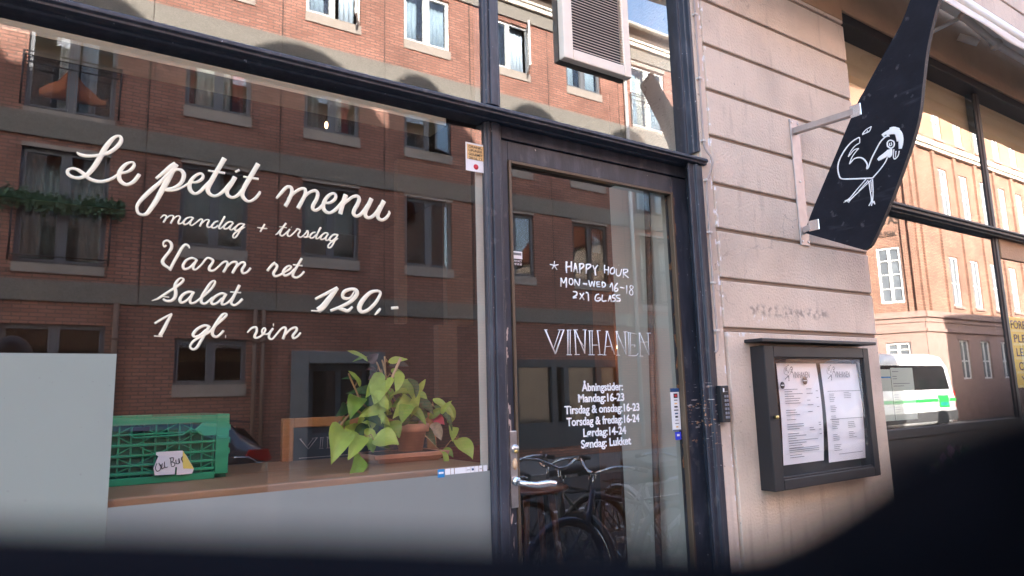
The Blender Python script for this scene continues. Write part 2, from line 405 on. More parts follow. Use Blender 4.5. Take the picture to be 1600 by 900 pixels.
M['glass_body'] = glass_body("glass_edge")
M['glass_case'] = glass_front("case_glass", 0.05)
M['pane'] = glass_front("house_pane", 0.16, tint=(0.9, 0.93, 0.93), wave=0.03)
def make_frost(name, col):
    mt = translucent(name, col, 0.25, 0.35, var=0.05, vscale=1.6); nt = mt.node_tree; b = nt.nodes["Principled BSDF"]
    geo = nt.nodes.new("ShaderNodeNewGeometry")
    overlay(nt, b, mul(nt, speck(nt, geo, 7, 0.58, (1.5,1.5,0.12), 6, 0.10).outputs[0], 0.16), (0.42, 0.43, 0.41))
    overlay(nt, b, mul(nt, speck(nt, geo, 3.2, 0.60, (1,1,1), 8, 0.10).outputs[0], 0.16), (0.20, 0.215, 0.21))
    overlay(nt, b, mul(nt, speck(nt, geo, 90, 0.73, (1,1,1), 2, 0.01).outputs[0], 0.5), (0.25, 0.25, 0.24))
    return mt
M['frost'] = make_frost("frosted_film", (0.305, 0.335, 0.322))
M['frost_tall'] = make_frost("frosted_panel", (0.35, 0.405, 0.37))
M['cream'] = pbr("cream_sign_paint", (0.80, 0.76, 0.60), 0.55, var=0.05, vscale=20)
M['white'] = pbr("white_vinyl", (0.80, 0.81, 0.82), 0.5)
M['chalk'] = pbr("white_chalk_pen", (0.84, 0.86, 0.86), 0.8, var=0.1, vscale=60)
M['board'] = pbr("black_board_paint", (0.0095, 0.0102, 0.0155), 0.75, var=0.35, vscale=7, bump=0.12, bscale=50, spec=0.18)
def scuffed_board(mt):
    nt = mt.node_tree; b = nt.nodes["Principled BSDF"]; geo = nt.nodes.new("ShaderNodeNewGeometry")
    overlay(nt, b, mul(nt, speck(nt, geo, 24, 0.67, (1,1,1), 8, 0.03).outputs[0], 0.30), (0.14, 0.135, 0.15))
    overlay(nt, b, mul(nt, speck(nt, geo, 9, 0.66, (1,0.5,3), 8, 0.05).outputs[0], 0.22), (0.09, 0.09, 0.11))
scuffed_board(M['board'])
M['board_edge'] = pbr("worn_board_edge", (0.05, 0.045, 0.045), 0.7, col2=(0.30, 0.24, 0.20), thr=(0.30, 0.38), vscale=35)
M['alu'] = pbr("brushed_aluminium", (0.42, 0.37, 0.35), 0.45, metal=0.6, var=0.12, vscale=18)
M['steel'] = pbr("worn_steel", (0.55, 0.53, 0.52), 0.32, metal=0.85, var=0.15, vscale=30)
M['bright'] = pbr("bright_steel", (0.75, 0.73, 0.72), 0.25, metal=0.9)
M['case'] = pbr("dark_anodised_case", (0.0105, 0.0098, 0.012), 0.55, var=0.2, vscale=10)
M['paper'] = pbr("menu_paper", (0.86, 0.83, 0.85), 0.85, var=0.03, vscale=6)
M['ink'] = pbr("black_ink", (0.03, 0.03, 0.035), 0.8)
M['grey_ink'] = pbr("grey_ink", (0.20, 0.20, 0.21), 0.8)
M['vent'] = pbr("pinkish_vent_paint", (0.85, 0.75, 0.62), 0.6, var=0.05, vscale=10)
M['cable'] = pbr("painted_cable", (0.40, 0.33, 0.30), 0.7, var=0.1, vscale=20)
M['clip'] = pbr("white_clip", (0.62, 0.57, 0.53), 0.6)
M['key'] = pbr("grey_keys", (0.20, 0.21, 0.24), 0.5)
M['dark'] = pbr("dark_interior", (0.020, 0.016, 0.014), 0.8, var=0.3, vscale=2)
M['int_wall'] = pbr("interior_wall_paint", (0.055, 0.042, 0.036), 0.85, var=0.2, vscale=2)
M['int_pale'] = pbr("interior_pale_paint", (0.47, 0.47, 0.41), 0.8, var=0.04, vscale=3)
M['int_beige'] = pbr("interior_beige_paint", (0.36, 0.28, 0.18), 0.8, var=0.05, vscale=3)
M['int_brown'] = pbr("interior_brown_paint", (0.13, 0.095, 0.075), 0.85, var=0.1, vscale=3)
M['int_ochre'] = pbr("interior_ochre_paint", (0.62, 0.46, 0.26), 0.8, var=0.05, vscale=3)
M['floor'] = pbr("dark_plank_floor", (0.07, 0.05, 0.038), 0.6, var=0.3, vscale=3, stretch=(1,8,1))
M['oak'] = pbr("oak_counter", (0.33, 0.18, 0.098), 0.5, var=0.16, vscale=9, stretch=(0.6,9,9), bump=0.05, bscale=30)
M['oak_dark'] = pbr("orange_wood", (0.36, 0.155, 0.05), 0.5, var=0.18, vscale=10, stretch=(1,8,1.5))
M['slate'] = pbr("slate_board", (0.022, 0.028, 0.036), 0.35, var=0.2, vscale=4)
M['terracotta'] = pbr("terracotta", (0.60, 0.30, 0.20), 0.85, var=0.12, vscale=14, bump=0.1, bscale=90)
M['soil'] = pbr("potting_soil", (0.05, 0.035, 0.025), 1.0, var=0.4, vscale=60, bump=0.8, bscale=80)
M['leaf'] = translucent("lime_leaf", (0.47, 0.59, 0.11), 0.35, 0.38, var=0.16, vscale=28)  # brighter than real leaves: glancing sunlight put into the colour
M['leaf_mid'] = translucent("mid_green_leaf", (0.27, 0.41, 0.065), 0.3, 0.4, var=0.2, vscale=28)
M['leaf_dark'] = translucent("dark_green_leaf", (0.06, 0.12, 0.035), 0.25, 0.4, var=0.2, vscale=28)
M['leaf_grey'] = translucent("grey_green_leaf", (0.07, 0.085, 0.07), 0.2, 0.45)
M['leaf_plum'] = translucent("plum_leaf", (0.10, 0.045, 0.045), 0.2, 0.4)
M['leaf_dry'] = pbr("dried_leaf", (0.36, 0.29, 0.20), 0.9, var=0.35, vscale=60)
M['pink'] = pbr("pink_tissue", (0.68, 0.09, 0.17), 0.7)
M['stem'] = pbr("tan_stem", (0.36, 0.22, 0.10), 0.7, var=0.3, vscale=40)
M['stake'] = pbr("bamboo_stake", (0.56, 0.38, 0.22), 0.6)
M['crate'] = pbr("green_crate_plastic", (0.026, 0.29, 0.135), 0.42, var=0.1, vscale=12)
M['crate_in'] = pbr("green_crate_web", (0.022, 0.17, 0.085), 0.5)
M['asphalt'] = pbr("asphalt", (0.052, 0.052, 0.054), 0.9, var=0.2, vscale=6, bump=0.4, bscale=150)
M['paving'] = pbr("paving_slabs", (0.20, 0.195, 0.185), 0.9, var=0.15, vscale=4, bump=0.2, bscale=80)
M['kerb'] = pbr("granite_kerb", (0.28, 0.27, 0.26), 0.8, var=0.15, vscale=30)
M['brick'] = brick("red_brick", (0.46, 0.225, 0.17), (0.31, 0.14, 0.105), (0.16, 0.115, 0.095), mort=0.012)
M['brick2'] = brick("orange_brick", (0.46, 0.27, 0.20), (0.34, 0.185, 0.135), (0.18, 0.115, 0.085), mort=0.014)
M['joint'] = pbr("dark_joint", (0.05, 0.04, 0.035), 0.9)
M['concrete'] = pbr("exposed_aggregate", (0.21, 0.19, 0.165), 0.95, var=0.35, vscale=40, bump=0.5, bscale=60)
M['sill'] = pbr("pale_concrete_sill", (0.35, 0.30, 0.26), 0.9, var=0.08, vscale=8)
M['cornice'] = pbr("white_cornice", (0.66, 0.60, 0.52), 0.85)
M['fascia'] = pbr("brown_fascia", (0.10, 0.075, 0.06), 0.8)
M['tile'] = brick("roof_tiles", (0.36, 0.10, 0.045), (0.28, 0.075, 0.035), (0.10, 0.035, 0.02), 0.16, 0.22, 0.02)
M['zinc'] = pbr("zinc_pipe", (0.50, 0.50, 0.49), 0.5, metal=0.3)
M['frame_grey'] = pbr("grey_window_frame", (0.15, 0.155, 0.17), 0.5)
M['warm_pipe'] = pbr("warm_painted_pipe", (0.20, 0.125, 0.09), 0.7)
M['frame_white'] = pbr("white_window_frame", (0.78, 0.77, 0.74), 0.5)
M['frame_brown'] = pbr("dark_window_frame", (0.075, 0.06, 0.055), 0.5)
M['shopblue'] = pbr("slate_blue_shopfront", (0.035, 0.05, 0.065), 0.5)
M['portal'] = pbr("pale_stone_portal", (0.19, 0.20, 0.205), 0.8, var=0.1, vscale=5)
M['cur_white'] = translucent("white_curtain", (0.74, 0.74, 0.70), 0.3, 0.8)
M['cur_teal'] = translucent("grey_teal_curtain", (0.26, 0.36, 0.37), 0.3, 0.8)
M['cur_red'] = translucent("red_curtain", (0.42, 0.03, 0.035), 0.3, 0.8)
M['cur_blue'] = translucent("pale_blue_curtain", (0.55, 0.66, 0.76), 0.3, 0.8)
M['orange'] = pbr("orange_cloth", (0.62, 0.17, 0.06), 0.85, var=0.12, vscale=8)
M['ivy'] = pbr("ivy_leaf", (0.035, 0.085, 0.035), 0.6, var=0.4, vscale=30)
M['rail'] = pbr("dark_iron", (0.03, 0.03, 0.035), 0.5, metal=0.3)
M['sandstone'] = pbr("pink_sandstone", (0.34, 0.225, 0.19), 0.9, var=0.12, vscale=2.5, bump=0.15, bscale=20)
M['awning'] = translucent("white_awning_cloth", (0.88, 0.85, 0.80), 0.12, 0.8, var=0.04, vscale=6)
M['awning_metal'] = pbr("white_awning_metal", (0.62, 0.57, 0.53), 0.5, var=0.06)
M['sky_pane'] = pbr("sky_tinted_pane", (0.15, 0.17, 0.19), 0.12, var=0.35, vscale=1.3)  # sky reflection put into an opaque pale pane colour, no curtains behind
M['post_wood'] = pbr("dark_brown_wood", (0.12, 0.050, 0.022), 0.5, var=0.18, vscale=10, stretch=(1,8,1.5))
M['car'] = pbr("dark_blue_car_paint", (0.030, 0.036, 0.055), 0.22, coat=1.0)
M['carglass'] = pbr("car_glass", (0.012, 0.013, 0.015), 0.04, spec=0.9)
M['tyre'] = pbr("tyre_rubber", (0.02, 0.02, 0.021), 0.85)
M['red_light'] = pbr("red_lamp_lens", (0.50, 0.02, 0.02), 0.15)
M['orange_light'] = pbr("orange_lamp_lens", (0.75, 0.22, 0.03), 0.2)
M['van'] = pbr("white_van_paint", (0.80, 0.81, 0.83), 0.3, coat=0.5)
M['van_grey'] = pbr("grey_plastic_trim", (0.08, 0.08, 0.085), 0.6)
M['green'] = pbr("green_stripe", (0.03, 0.42, 0.08), 0.4)
M['teal'] = pbr("teal_print", (0.02, 0.30, 0.27), 0.4)
M['yellow'] = pbr("yellow_sticker", (0.85, 0.60, 0.02), 0.6)
M['yellow_pale'] = pbr("pale_yellow_band", (0.85, 0.70, 0.16), 0.6)
M['notice'] = pbr("pale_green_paper", (0.56, 0.62, 0.50), 0.8)
M['blue'] = pbr("blue_sticker", (0.02, 0.22, 0.50), 0.5)
M['royal'] = pbr("royal_blue_sticker", (0.04, 0.06, 0.60), 0.5)
M['navy'] = pbr("navy_sticker", (0.015, 0.06, 0.17), 0.5)
M['red'] = pbr("red_print", (0.62, 0.04, 0.05), 0.6)
M['tan'] = pbr("tan_print", (0.75, 0.50, 0.22), 0.7)
M['ochre'] = pbr("ochre_sticker", (0.66, 0.45, 0.26), 0.6, var=0.08, vscale=60)
M['mesh_case'] = pbr("dark_leather_case", (0.0024, 0.0027, 0.0046), 0.85, var=0.2, vscale=200, spec=0.08)
M['phone'] = pbr("black_phone", (0.02, 0.02, 0.022), 0.25)
M['jacket'] = pbr("dark_jacket", (0.02, 0.022, 0.03), 0.85, bump=0.3, bscale=40)
M['jeans'] = pbr("dark_jeans", (0.03, 0.04, 0.07), 0.9)
M['skin'] = pbr("skin", (0.52, 0.32, 0.24), 0.5)
M['hair'] = pbr("dark_hair", (0.02, 0.014, 0.01), 0.6)
M['chrome'] = pbr("chrome", (0.70, 0.70, 0.71), 0.15, metal=1.0)
M['bike_black'] = pbr("black_bike_paint", (0.015, 0.015, 0.017), 0.3, coat=0.5)
M['bike_blue'] = pbr("blue_bike_paint", (0.03, 0.05, 0.13), 0.3, coat=0.5)
M['bike_green'] = pbr("sage_bike_paint", (0.18, 0.22, 0.17), 0.35, coat=0.5)
M['bike_white'] = pbr("white_bike_paint", (0.65, 0.66, 0.68), 0.35, coat=0.5)
M['leather'] = pbr("black_saddle", (0.02, 0.018, 0.017), 0.55)
M['wicker'] = pbr("brown_wicker", (0.17, 0.085, 0.04), 0.8, var=0.3, vscale=60)
M['table'] = pbr("reddish_table_top", (0.20, 0.075, 0.05), 0.35, var=0.15, vscale=10)
M['rust_pole'] = pbr("weathered_dark_pole", (0.045, 0.035, 0.030), 0.6, col2=(0.11, 0.055, 0.03), vscale=22, thr=(0.4, 0.6))
M['bulb'] = emit("warm_bulb", (1.0, 0.62, 0.28), 0.9)
M['brass'] = pbr("brass", (0.55, 0.38, 0.14), 0.35, metal=0.9)
M['planter'] = pbr("black_planter", (0.015, 0.016, 0.017), 0.6)
M['heather'] = pbr("heather_flower", (0.15, 0.085, 0.11), 0.9, var=0.4, vscale=60)
M['heather_g'] = pbr("heather_green", (0.05, 0.07, 0.035), 0.9, var=0.4, vscale=60)
M['fabric_red'] = pbr("dark_red_fabric", (0.13, 0.015, 0.022), 0.9)
M['maroon'] = pbr("maroon", (0.10, 0.02, 0.025), 0.8)
# brush strokes in millimetres: a, b, width
STROKES = {
  'Le petit menu': [
    [31.5,2130.2,2.3,39.5,2125.2,8.1,51.1,2124.1,8.3,63.7,2126.4,7.9,78.3,2131.3,8,93.1,2138.6,8.6,105.6,2150.1,9.1,115.8,2165.2,9.6,119.2,2176.5,8.2,117,2183.5,6.8,111.5,2184.3,6.3,104,2178.9,8.2,94.9,2165.2,10.5,86.1,2146.6,11.8,78.6,2126.9,11.8,71.1,2107.5,11.7,61.5,2089.2,10.7,52.7,2077.5,9.2,41.7,2070.1,8.2,29.3,2069.4,7.7,19.7,2074,7.7,16.7,2080.6,6.8,19,2086.5,6.3,27,2089.9,6.4,37.5,2087.8,7.8,48.3,2080.6,8.7,58.3,2072,8.3,71.2,2067.6,8.4,84,2067.8,8,96.7,2072.8,7.5,107.1,2080.2,7.1,114.4,2087.3,6.7,121.7,2093.8,6.7,134.7,2099.3,6.8,144.4,2108,8.2,149,2118.1,7.3,146.9,2124.3,5.8,140.2,2124,5.8,130.5,2116.3,8.2,122.4,2103,9.6,118.7,2089.3,10,121.5,2076.7,10,129.6,2069.6,9.1,138.5,2068.9,8.2,149.3,2077.1,8.7,156.6,2088.8,9.2,161.3,2098.3,8.3],
    [197.3,2092.7,6.8,214.2,2112.2,9.2,228.6,2128.7,11.4,238.7,2137,12.3],
    [239.6,2137.2,13.5,231,2117.1,14.2,220.8,2089.5,14.1,210.7,2064.3,12.8,200.7,2039.3,11.9,190.7,2018.9,11,182.2,2004.1,9.8,173.4,1999.4,6.6,163.3,2002.7,6.6,159.9,2016.9,7,164.7,2030.1,8.5,174.8,2045.2,10.2,190.3,2065.5,10.3,206.1,2084.6,8.8,220.2,2104.5,8.9,231,2116.1,9.3,242.2,2122.9,7.3,251.8,2122.3,9,258,2112.8,10.3,255.8,2097.1,9.4,247.7,2083.8,9,234.8,2074.3,7.3,221.7,2070.2,6.8],
    [214.2,2070.1,7.2,219,2067.6,7.2,229.4,2067.6,6.8,242.5,2071.1,6.1,255.6,2079.5,5.7,266.8,2088.9,5.8,276.2,2095.4,6.2,287.9,2097.6,7.1,299.4,2107.2,8,302,2116.5,7.1,296.9,2121.7,6.3,287.2,2116.3,7.5,277.8,2104.9,9.1,272.1,2090.8,10.3,273.1,2077.8,10.3,279.2,2069.9,9.1,287.1,2067.8,7.5,296.7,2074.7,8.3,306.1,2087.1,9.2,315.7,2099.7,9.3,325.2,2112.4,9.3],
    [351.3,2171.4,13,342.2,2151.2,12,330.8,2126.7,11.9,320.6,2102.7,11.8,314.3,2083.9,11.4,318.7,2072.3,9.7,330.9,2068,7.6,342.8,2074.7,8.1,354.6,2087.6,9.4,364.4,2102.6,9.5,372.3,2114.1,8.7],
    [378.6,2125.8,11.8,369.5,2105.7,11.7,360.8,2088.5,10.8,362.3,2075.2,9.5,373.8,2070.1,7.8,386.1,2077.5,8.7,396.1,2091.4,9.6,404.1,2106.4,8.8],
    [434.8,2170.8,12.6,422.2,2143.8,12.5,410.1,2118.8,12.4,400.2,2096.6,11.8,397.5,2080.2,10.9,405.3,2068.8,9.6,416,2065.7,7,428.5,2074.3,8,438.9,2088.5,8,441.7,2096.3,5.8],
    [313.4,2131.8,5.1,332.7,2131.5,6,353.5,2131.7,6.5],
    [398.7,2129.6,5.3,417.3,2129.1,6.2,436.9,2129.2,6.7],
    [381.8,2144.6,13.1,385.3,2140.1,13.2],
    [484,2083.2,5.9,497,2101.5,9.2,509,2117,9.2,518,2120,9.3,523.8,2114.9,9.8,523,2100.5,10.2,515.5,2080.6,10.2,507.3,2064.4,10.6],
    [514.2,2085.1,6.9,521.9,2095.6,8.3,533.1,2107.9,8.4,546.7,2118.3,8.5,556,2120.9,8.5,560.7,2116.8,9.5,559.8,2103.4,10.4,550.9,2083.1,10.8,541.4,2063.2,11.2],
    [550.8,2086.6,7,565.6,2106.7,8.5,579.5,2117.1,8.6,588.9,2119.2,9.1,595,2112.1,10.1,591.7,2095.9,10.5,583.6,2080.3,10.9,581.5,2069.2,10.4,588.6,2064.1,8.6,599.2,2070.3,9.1,608.6,2081.3,9.1,615.7,2088.3,7.7,630.1,2091.5,8.3,643.3,2103.1,9.3,645.6,2114.5,8.8,638.2,2119.1,7.8,625,2110.3,9.7,613.2,2091.6,11.1,611.1,2074.3,11.6,618.4,2064.4,10.6,630.5,2062.8,8.7,644.9,2072.7,10.3,659.5,2089.3,10.8,669.2,2104.2,9.9],
    [675.2,2121.2,13.9,669.2,2101.7,13.4,663.3,2081.2,12.8,658.8,2062.5,12.8],
    [665.6,2090.1,8.9,681.6,2105.9,9.5,696.6,2118,9,709.3,2121,10.1,714.4,2113,11.6,709.4,2097.3,12.1,700.7,2081.2,12,698.3,2068.5,11.5,707.2,2062.6,9.5,719.8,2069.9,10.6,730,2082.5,11.2,741.4,2100.3,11.2],
    [751.7,2120.7,13.4,742.7,2099.2,13.3,733.8,2080.5,13.2,733.9,2066.7,11.7,744.2,2062.2,9.7,757.1,2069.6,10.8,768.9,2083.7,11.3,779.3,2101.6,11.4],
    [790.4,2119,14.1,779.3,2096.5,13.5,771.5,2077.7,12.9,772.8,2065.2,11.8,784.7,2060.9,9.3,797.9,2069.6,9.9,806.7,2083.5,8.4,804.6,2090.9,4.2],
  ],
  'mandag + tirsdag': [
    [211.3,1996,2.4,216.8,2002.9,3.6,221.6,2004,3.9,223.9,2000.3,4.2,221.4,1992.8,4.5,218,1985.7,4.5],
    [222.7,1995.4,3.3,230.8,2004,3.6,237.8,2005.2,3.9,239.7,2001.5,4.2,237.6,1994,4.5,234.1,1985.3,4.5],
    [238.9,1995.8,3.3,246.3,2004.7,3.6,252.7,2005.5,3.9,254.3,2000.9,4.2,251.1,1992.4,4.5,252.1,1986.9,4.2,257,1988.3,3.6,262.5,1993.8,3.6,268,2001.7,4.3,276.5,2006,4,284.5,2005.4,3.7],
    [268,2001.7,4.6,262.6,1993,4.9,264.3,1986.7,4.6,271.4,1989.2,4,278.3,1997.3,4],
    [284.1,2005.7,4.3,278.3,1995.7,4.3,277.2,1988.3,4.3,281.6,1986.3,3.7,288.7,1992,3.7,298.6,2002.2,4,302.9,2004.4,4.3,305.2,2001.4,4.3,302.6,1993.7,4.7,299.7,1985.7,4.6],
    [304.1,1993.9,3.4,311.8,2003,3.7,318.5,2004.6,4.4,320.1,2000.7,4.4,316.7,1992.1,4.7,317.7,1986.5,4.4,322.9,1986.2,3.8,330.1,1993.7,3.8,334.4,2000.8,4.1,341.8,2004.1,4.1],
    [334.4,2000.8,4.4,327.9,1991.8,4.7,328.2,1986,4.7,334.9,1986,4.1,342.2,1993.4,4.1],
    [357.3,2018.5,5.1,350.9,2004.4,4.8,345.3,1992.1,4.4,344,1986.2,4.4,348.5,1985.9,3.8,355.9,1993.4,3.8,361.7,2000.7,4.2,369.3,2005.8,4.2,377,2005,4.2],
    [361.7,2000.7,4.8,355.9,1991.7,5.1,357.7,1986.1,4.5,365.2,1988.6,4.2,372.6,1997,4.2],
    [377.8,2004.3,4.5,372.7,1995.3,4.5,369.9,1987.5,4.5,374.6,1985.5,3.9,382.1,1992.2,3.9,388.1,1998.8,4.2,395.7,2003.9,4.2,403.6,2003.1,3.9],
    [388.1,1998.8,4.8,382.2,1989.7,5.2,384.6,1985,4.5,392.3,1988.4,4.2,399.9,1996.8,4.2],
    [405.5,2004.5,4.6,397.7,1991.5,4.5,391.8,1979.1,4.5,386,1968.4,4.5,380.6,1965.3,3.9,378.2,1969.2,3.8,382.5,1978,4.2,393.2,1985.9,3.9,407,1996.8,2.6],
    [455.8,2009.8,4.7,450.1,1998.3,4.7,445.2,1988.4,4.3],
    [437.5,1998.8,2.3,450.1,1998.3,4,462.6,1998.6,2.3],
    [484,1984.9,2.4,489.7,1989,4.1,499.3,2002.2,4.8],
    [511.2,2018.8,5.5,504.2,2008.9,5.1,497.8,1996,5.1,495.5,1987.1,4.8,501.4,1983.4,4.1,509.6,1990.3,4.1,516.2,1998,4.1],
    [494.2,2007.7,2.4,512.6,2006.7,3.1],
    [521.1,2003.8,4.8,516.3,1994.6,4.8,515.6,1986.6,4.8,521.6,1984.7,4.1,529.9,1992.6,4.1,538.2,2002.3,4.2,540.7,2006.4,4.9,547.6,2004.7,4.9,547.7,1999.8,4.9,543.5,1991.4,4.8,546.2,1985.6,4.5,553.1,1986.3,3.8,562.4,1996.1,3.9,568.3,2005.7,4.2],
    [568.3,2005.7,4.6,570.2,1999.7,4.9,569.4,1992.5,4.9,564.3,1986.6,4.5,558.3,1986.9,3.8],
    [564.3,1986.1,3.9,573,1989.3,3.9],
    [524.7,2009.9,5.2,525.4,2009.6,5.2],
    [590.3,2002.8,4.2,582.4,2000.1,4.6,576.4,1992.4,4.9,576.5,1986.2,4.9,583.5,1986.9,4.2,592.1,1995.8,4.2],
    [604.7,2018.2,5.7,598.2,2005.4,5,593.1,1992.4,5,592.3,1986.1,4.6,597.6,1986.6,3.9,604.6,1993.6,3.9,609,1997.7,4.3,616.9,2003.9,4.7,625,2003.9,4.3],
    [609,1997.7,5,604.6,1990,5.3,606.5,1984.9,5,614.5,1987.5,4.3,622.4,1995.5,4.3],
    [625.9,2003.1,5,620.6,1993.5,5,619,1985.3,4.7,623.5,1984,4,630.6,1990.1,4,634.1,1995.9,4.7,642.2,2002.2,5.1,651.3,2002.3,4.4],
    [634.1,1995.9,5.4,629.7,1988.2,5.4,632.5,1983.1,5,639.7,1985.7,4.7,647.8,1993.7,4.4],
    [653.1,2003.7,5.1,646,1989,5.1,638.9,1973.9,5,632.7,1965.1,4.7,626.4,1964.5,4.3,626.4,1969.9,4,633.4,1978.7,4,644.2,1985.2,4,654.5,1993,2.5],
  ],
  'Varm ret': [
    [226.4,1930.8,4.6,223.3,1926.8,4.2,220.3,1931.4,3.7,221.7,1938.9,4.6,229.1,1942.2,5.1,237,1936.8,6.5,238.6,1925.8,7.4,232.6,1912.9,6.9,224.5,1899.9,6.9,220.6,1889.8,7.8,225.3,1881.6,6.9,237.6,1874,5.5,237.7,1871.6,6.9,244.6,1889.4,7,253.7,1909.9,7,261.8,1928.1,6.6,269.2,1936.3,5.7,276.1,1933.3,5.2,278.1,1927.9,3.3],
    [295.5,1901.2,4.8,284.1,1904,5.7,272,1896.7,6.1,265.9,1883.7,6.6,269.6,1875.4,6.1,280.6,1880,5.7,291.3,1893.3,5.2],
    [296.6,1901.8,5.7,290.4,1888.3,6.2,288.5,1878.1,5.7,295.4,1876.7,4.8,307.4,1889.7,4.8,319.3,1907.1,5.3,332.2,1903.9,6.3,332.5,1896.9,6.3,326,1884.9,6.8,326.2,1877.4,6.3,335.5,1876.9,5.3,346.8,1887.9,4.9,358.2,1900.3,5.4,366.5,1901.1,5.9,366.8,1892.1,6.4,358.6,1874.1,6.4],
    [362.3,1884.1,4.9,377.2,1900.7,5.5,388,1902.9,6,390.6,1896.7,6.5,386.1,1886,7,380,1873.4,6.4],
    [386.1,1886,5,398.9,1901.3,5.5,407.4,1903.3,6,409.3,1896.9,6.5,403.1,1884.8,7,405.8,1875.9,6,415.4,1879.3,5.5,424.2,1890.9,5.6],
    [465.8,1886.6,6.7,476,1901.2,6.8,484.7,1910.4,6.3],
    [482.2,1908.3,6.3,490.1,1902.3,6.8,487.8,1892.8,7.3,481.6,1881.8,7.3,485.7,1874.1,6.2,497.1,1877.6,5.8,509.8,1886.6,5.3,522.7,1895.6,5.8,526.5,1902.7,5.3,518.6,1903.4,5.3,509.7,1894.6,6.8,506,1883.6,7.4,512.7,1877.5,6.8,525.5,1885.1,5.8,535.8,1896.7,5.9],
    [554.4,1927.5,6.5,543.6,1906.8,7,533.4,1887.1,7.5,532.3,1877.6,6.9,541.6,1874.2,5.9,553.4,1881.8,5.9,561.7,1892.5,5.9],
    [531.6,1908.5,3.7,556.9,1907.3,4.8],
  ],
  'Salat': [
    [201.9,1794.2,1.5,213.8,1799,5,224.3,1807.4,5.8,236.7,1817.4,5.9,249.3,1827.5,6.3,262,1838.8,6.3,268.2,1847.6,5.6,266.1,1852.1,4,259.5,1851.2,4.8,252.5,1841.2,7.1,250.2,1829.6,7.9,252.6,1817.3,7.9,251.2,1804.8,7.9,243.2,1796.1,6.6,232.2,1795.5,5.8,225.6,1800.2,4.7],
    [223.5,1805.3,2.3,238.6,1804.7,3.1],
    [292.3,1818.7,5.2,281.7,1820.1,6,269.6,1813.1,7.1,262.6,1801.3,7.5,265.8,1793.1,6.3,275.1,1796.7,5.6,286,1808.8,5.6],
    [292.6,1821.2,6.8,286.1,1806.7,6.8,285.6,1794.1,6,294.2,1793.6,5.6,305.4,1802.6,5.7,320.4,1817.2,5.7,333.6,1832.9,6.2,340,1846.2,5.4,337.8,1851.4,4.1,330.1,1845.5,6.2,320,1827.8,7.3,311,1808.2,7.7,310.5,1796.5,6.9,318.4,1792.7,5.7,327.9,1800.6,5.7,336.4,1809.6,5.7],
    [366,1818.8,5.4,355.9,1820.4,6.2,342.2,1812.1,7,333.8,1799.9,7.4,337,1792.6,6.1,346.8,1796.3,5.8,358.3,1808.7,5.8],
    [367.3,1820.4,6.7,360.4,1806.6,7,357.8,1794.7,6.2,365.8,1794.1,5.4,376.6,1803.2,5.8,385.3,1815.6,5.9],
    [398.3,1844.7,7.6,391.1,1827.9,7.2,382.5,1807.9,7.5,379.8,1798,6.7,387.1,1792.5,5.5,397.1,1798.9,5.9,406.4,1809.8,5.9],
    [376.9,1825.9,3.4,402.4,1825.3,3.8],
  ],
  '1 gl. vin': [
    [210.7,1740.3,5,226.8,1752.2,5.4,246.5,1765.3,4.3],
    [245.6,1764.3,5.8,238.1,1746.6,7.3,229.8,1725.9,8.4,223.2,1712,8.4],
    [210.6,1710.9,2.7,228.7,1710.1,2.7],
    [330.3,1737.4,5.7,319.5,1739.1,6.4,304.4,1730.3,7.2,295.4,1717.6,7.1,299.5,1711,6,310.8,1715.9,5.6,323.8,1728.8,6],
    [331.6,1738.9,6.9,322.2,1720.4,7.2,313.2,1701.4,7.2,304.3,1684.7,6.7,295.9,1680.8,5.5,290,1687.5,5.1,296.1,1700,5.9,311,1710.7,6,329.8,1722.7,5.7,344.9,1739.9,6.1,360.2,1755.3,6.6,369.8,1766.4,5.8,367.6,1770.6,4.5,359.8,1767,6.6,348.5,1748.5,7.8,339.4,1729.2,8.1,339.8,1716.6,7.3,348.8,1712.2,6.1,357.5,1719.2,6.1,364.5,1728.3,5.8],
    [369,1713.6,7.4,370.2,1713.6,7.4],
    [420.8,1724.6,3.7,431.5,1736.4,5.4,442,1738.1,6,443.6,1728.5,6.5,438.8,1714.7,6.5,446.8,1712.1,5.4,458.5,1720.7,5.4,464.9,1731.9,5.5,462.1,1737.4,4.4,456.9,1731.7,4.3,458.5,1723.4,4.9,470.6,1722.4,4.4,479.3,1730.9,5],
    [484.3,1737.5,5.5,475.9,1723.9,6,474.9,1712.8,6,483.1,1710.2,4.9,495,1724.4,5,505.7,1737.3,5.6,513.9,1740.4,6.2,516.8,1733.5,6.7,509.9,1710.2,7.2],
    [515.7,1722.2,4.5,529.3,1736.7,5.6,541.9,1741.3,6.2,544.9,1734.3,6.8,535.3,1719.9,6.8,538.3,1712.9,5.6,548,1718.8,5.7,555.5,1728.1,5.1],
    [484,1746.4,7.7,485.7,1746.5,7.7],
  ],
  '120,-': [
    [593.1,1819.7,7,623,1836.4,8.9,653.6,1855,7.2],
    [653.9,1854.1,10.3,635.1,1828.2,14.3,614.6,1800.6,17.1,600.6,1789.4,16.4],
    [582.5,1788,3.5,607.4,1787.4,4.7],
    [701.9,1846.6,3.1,690.2,1828.3,6.7,674.8,1826,9.1,668.5,1833.1,9.1,674.6,1845.5,10.4,693.1,1852.7,9.2,707.2,1850.5,10.5,708.9,1838.5,12.4,693.4,1819.5,11,668.8,1804.7,9.1,635.1,1789.8,7.7],
    [653.7,1798,6,672,1794.5,10.3,684.4,1792,9.1,697.3,1803.7,6.7],
    [772.9,1853.1,7.6,750.2,1847.1,10.7,727.9,1824.4,13.7,717,1802.6,14.2,725,1790.9,10.5,744,1797.8,10,766.5,1820.3,10.1,779.5,1845.8,8.3,772.9,1853.1,7.6],
    [779.6,1803.1,6.3,772.4,1793.6,8.8,762.7,1784,3.1],
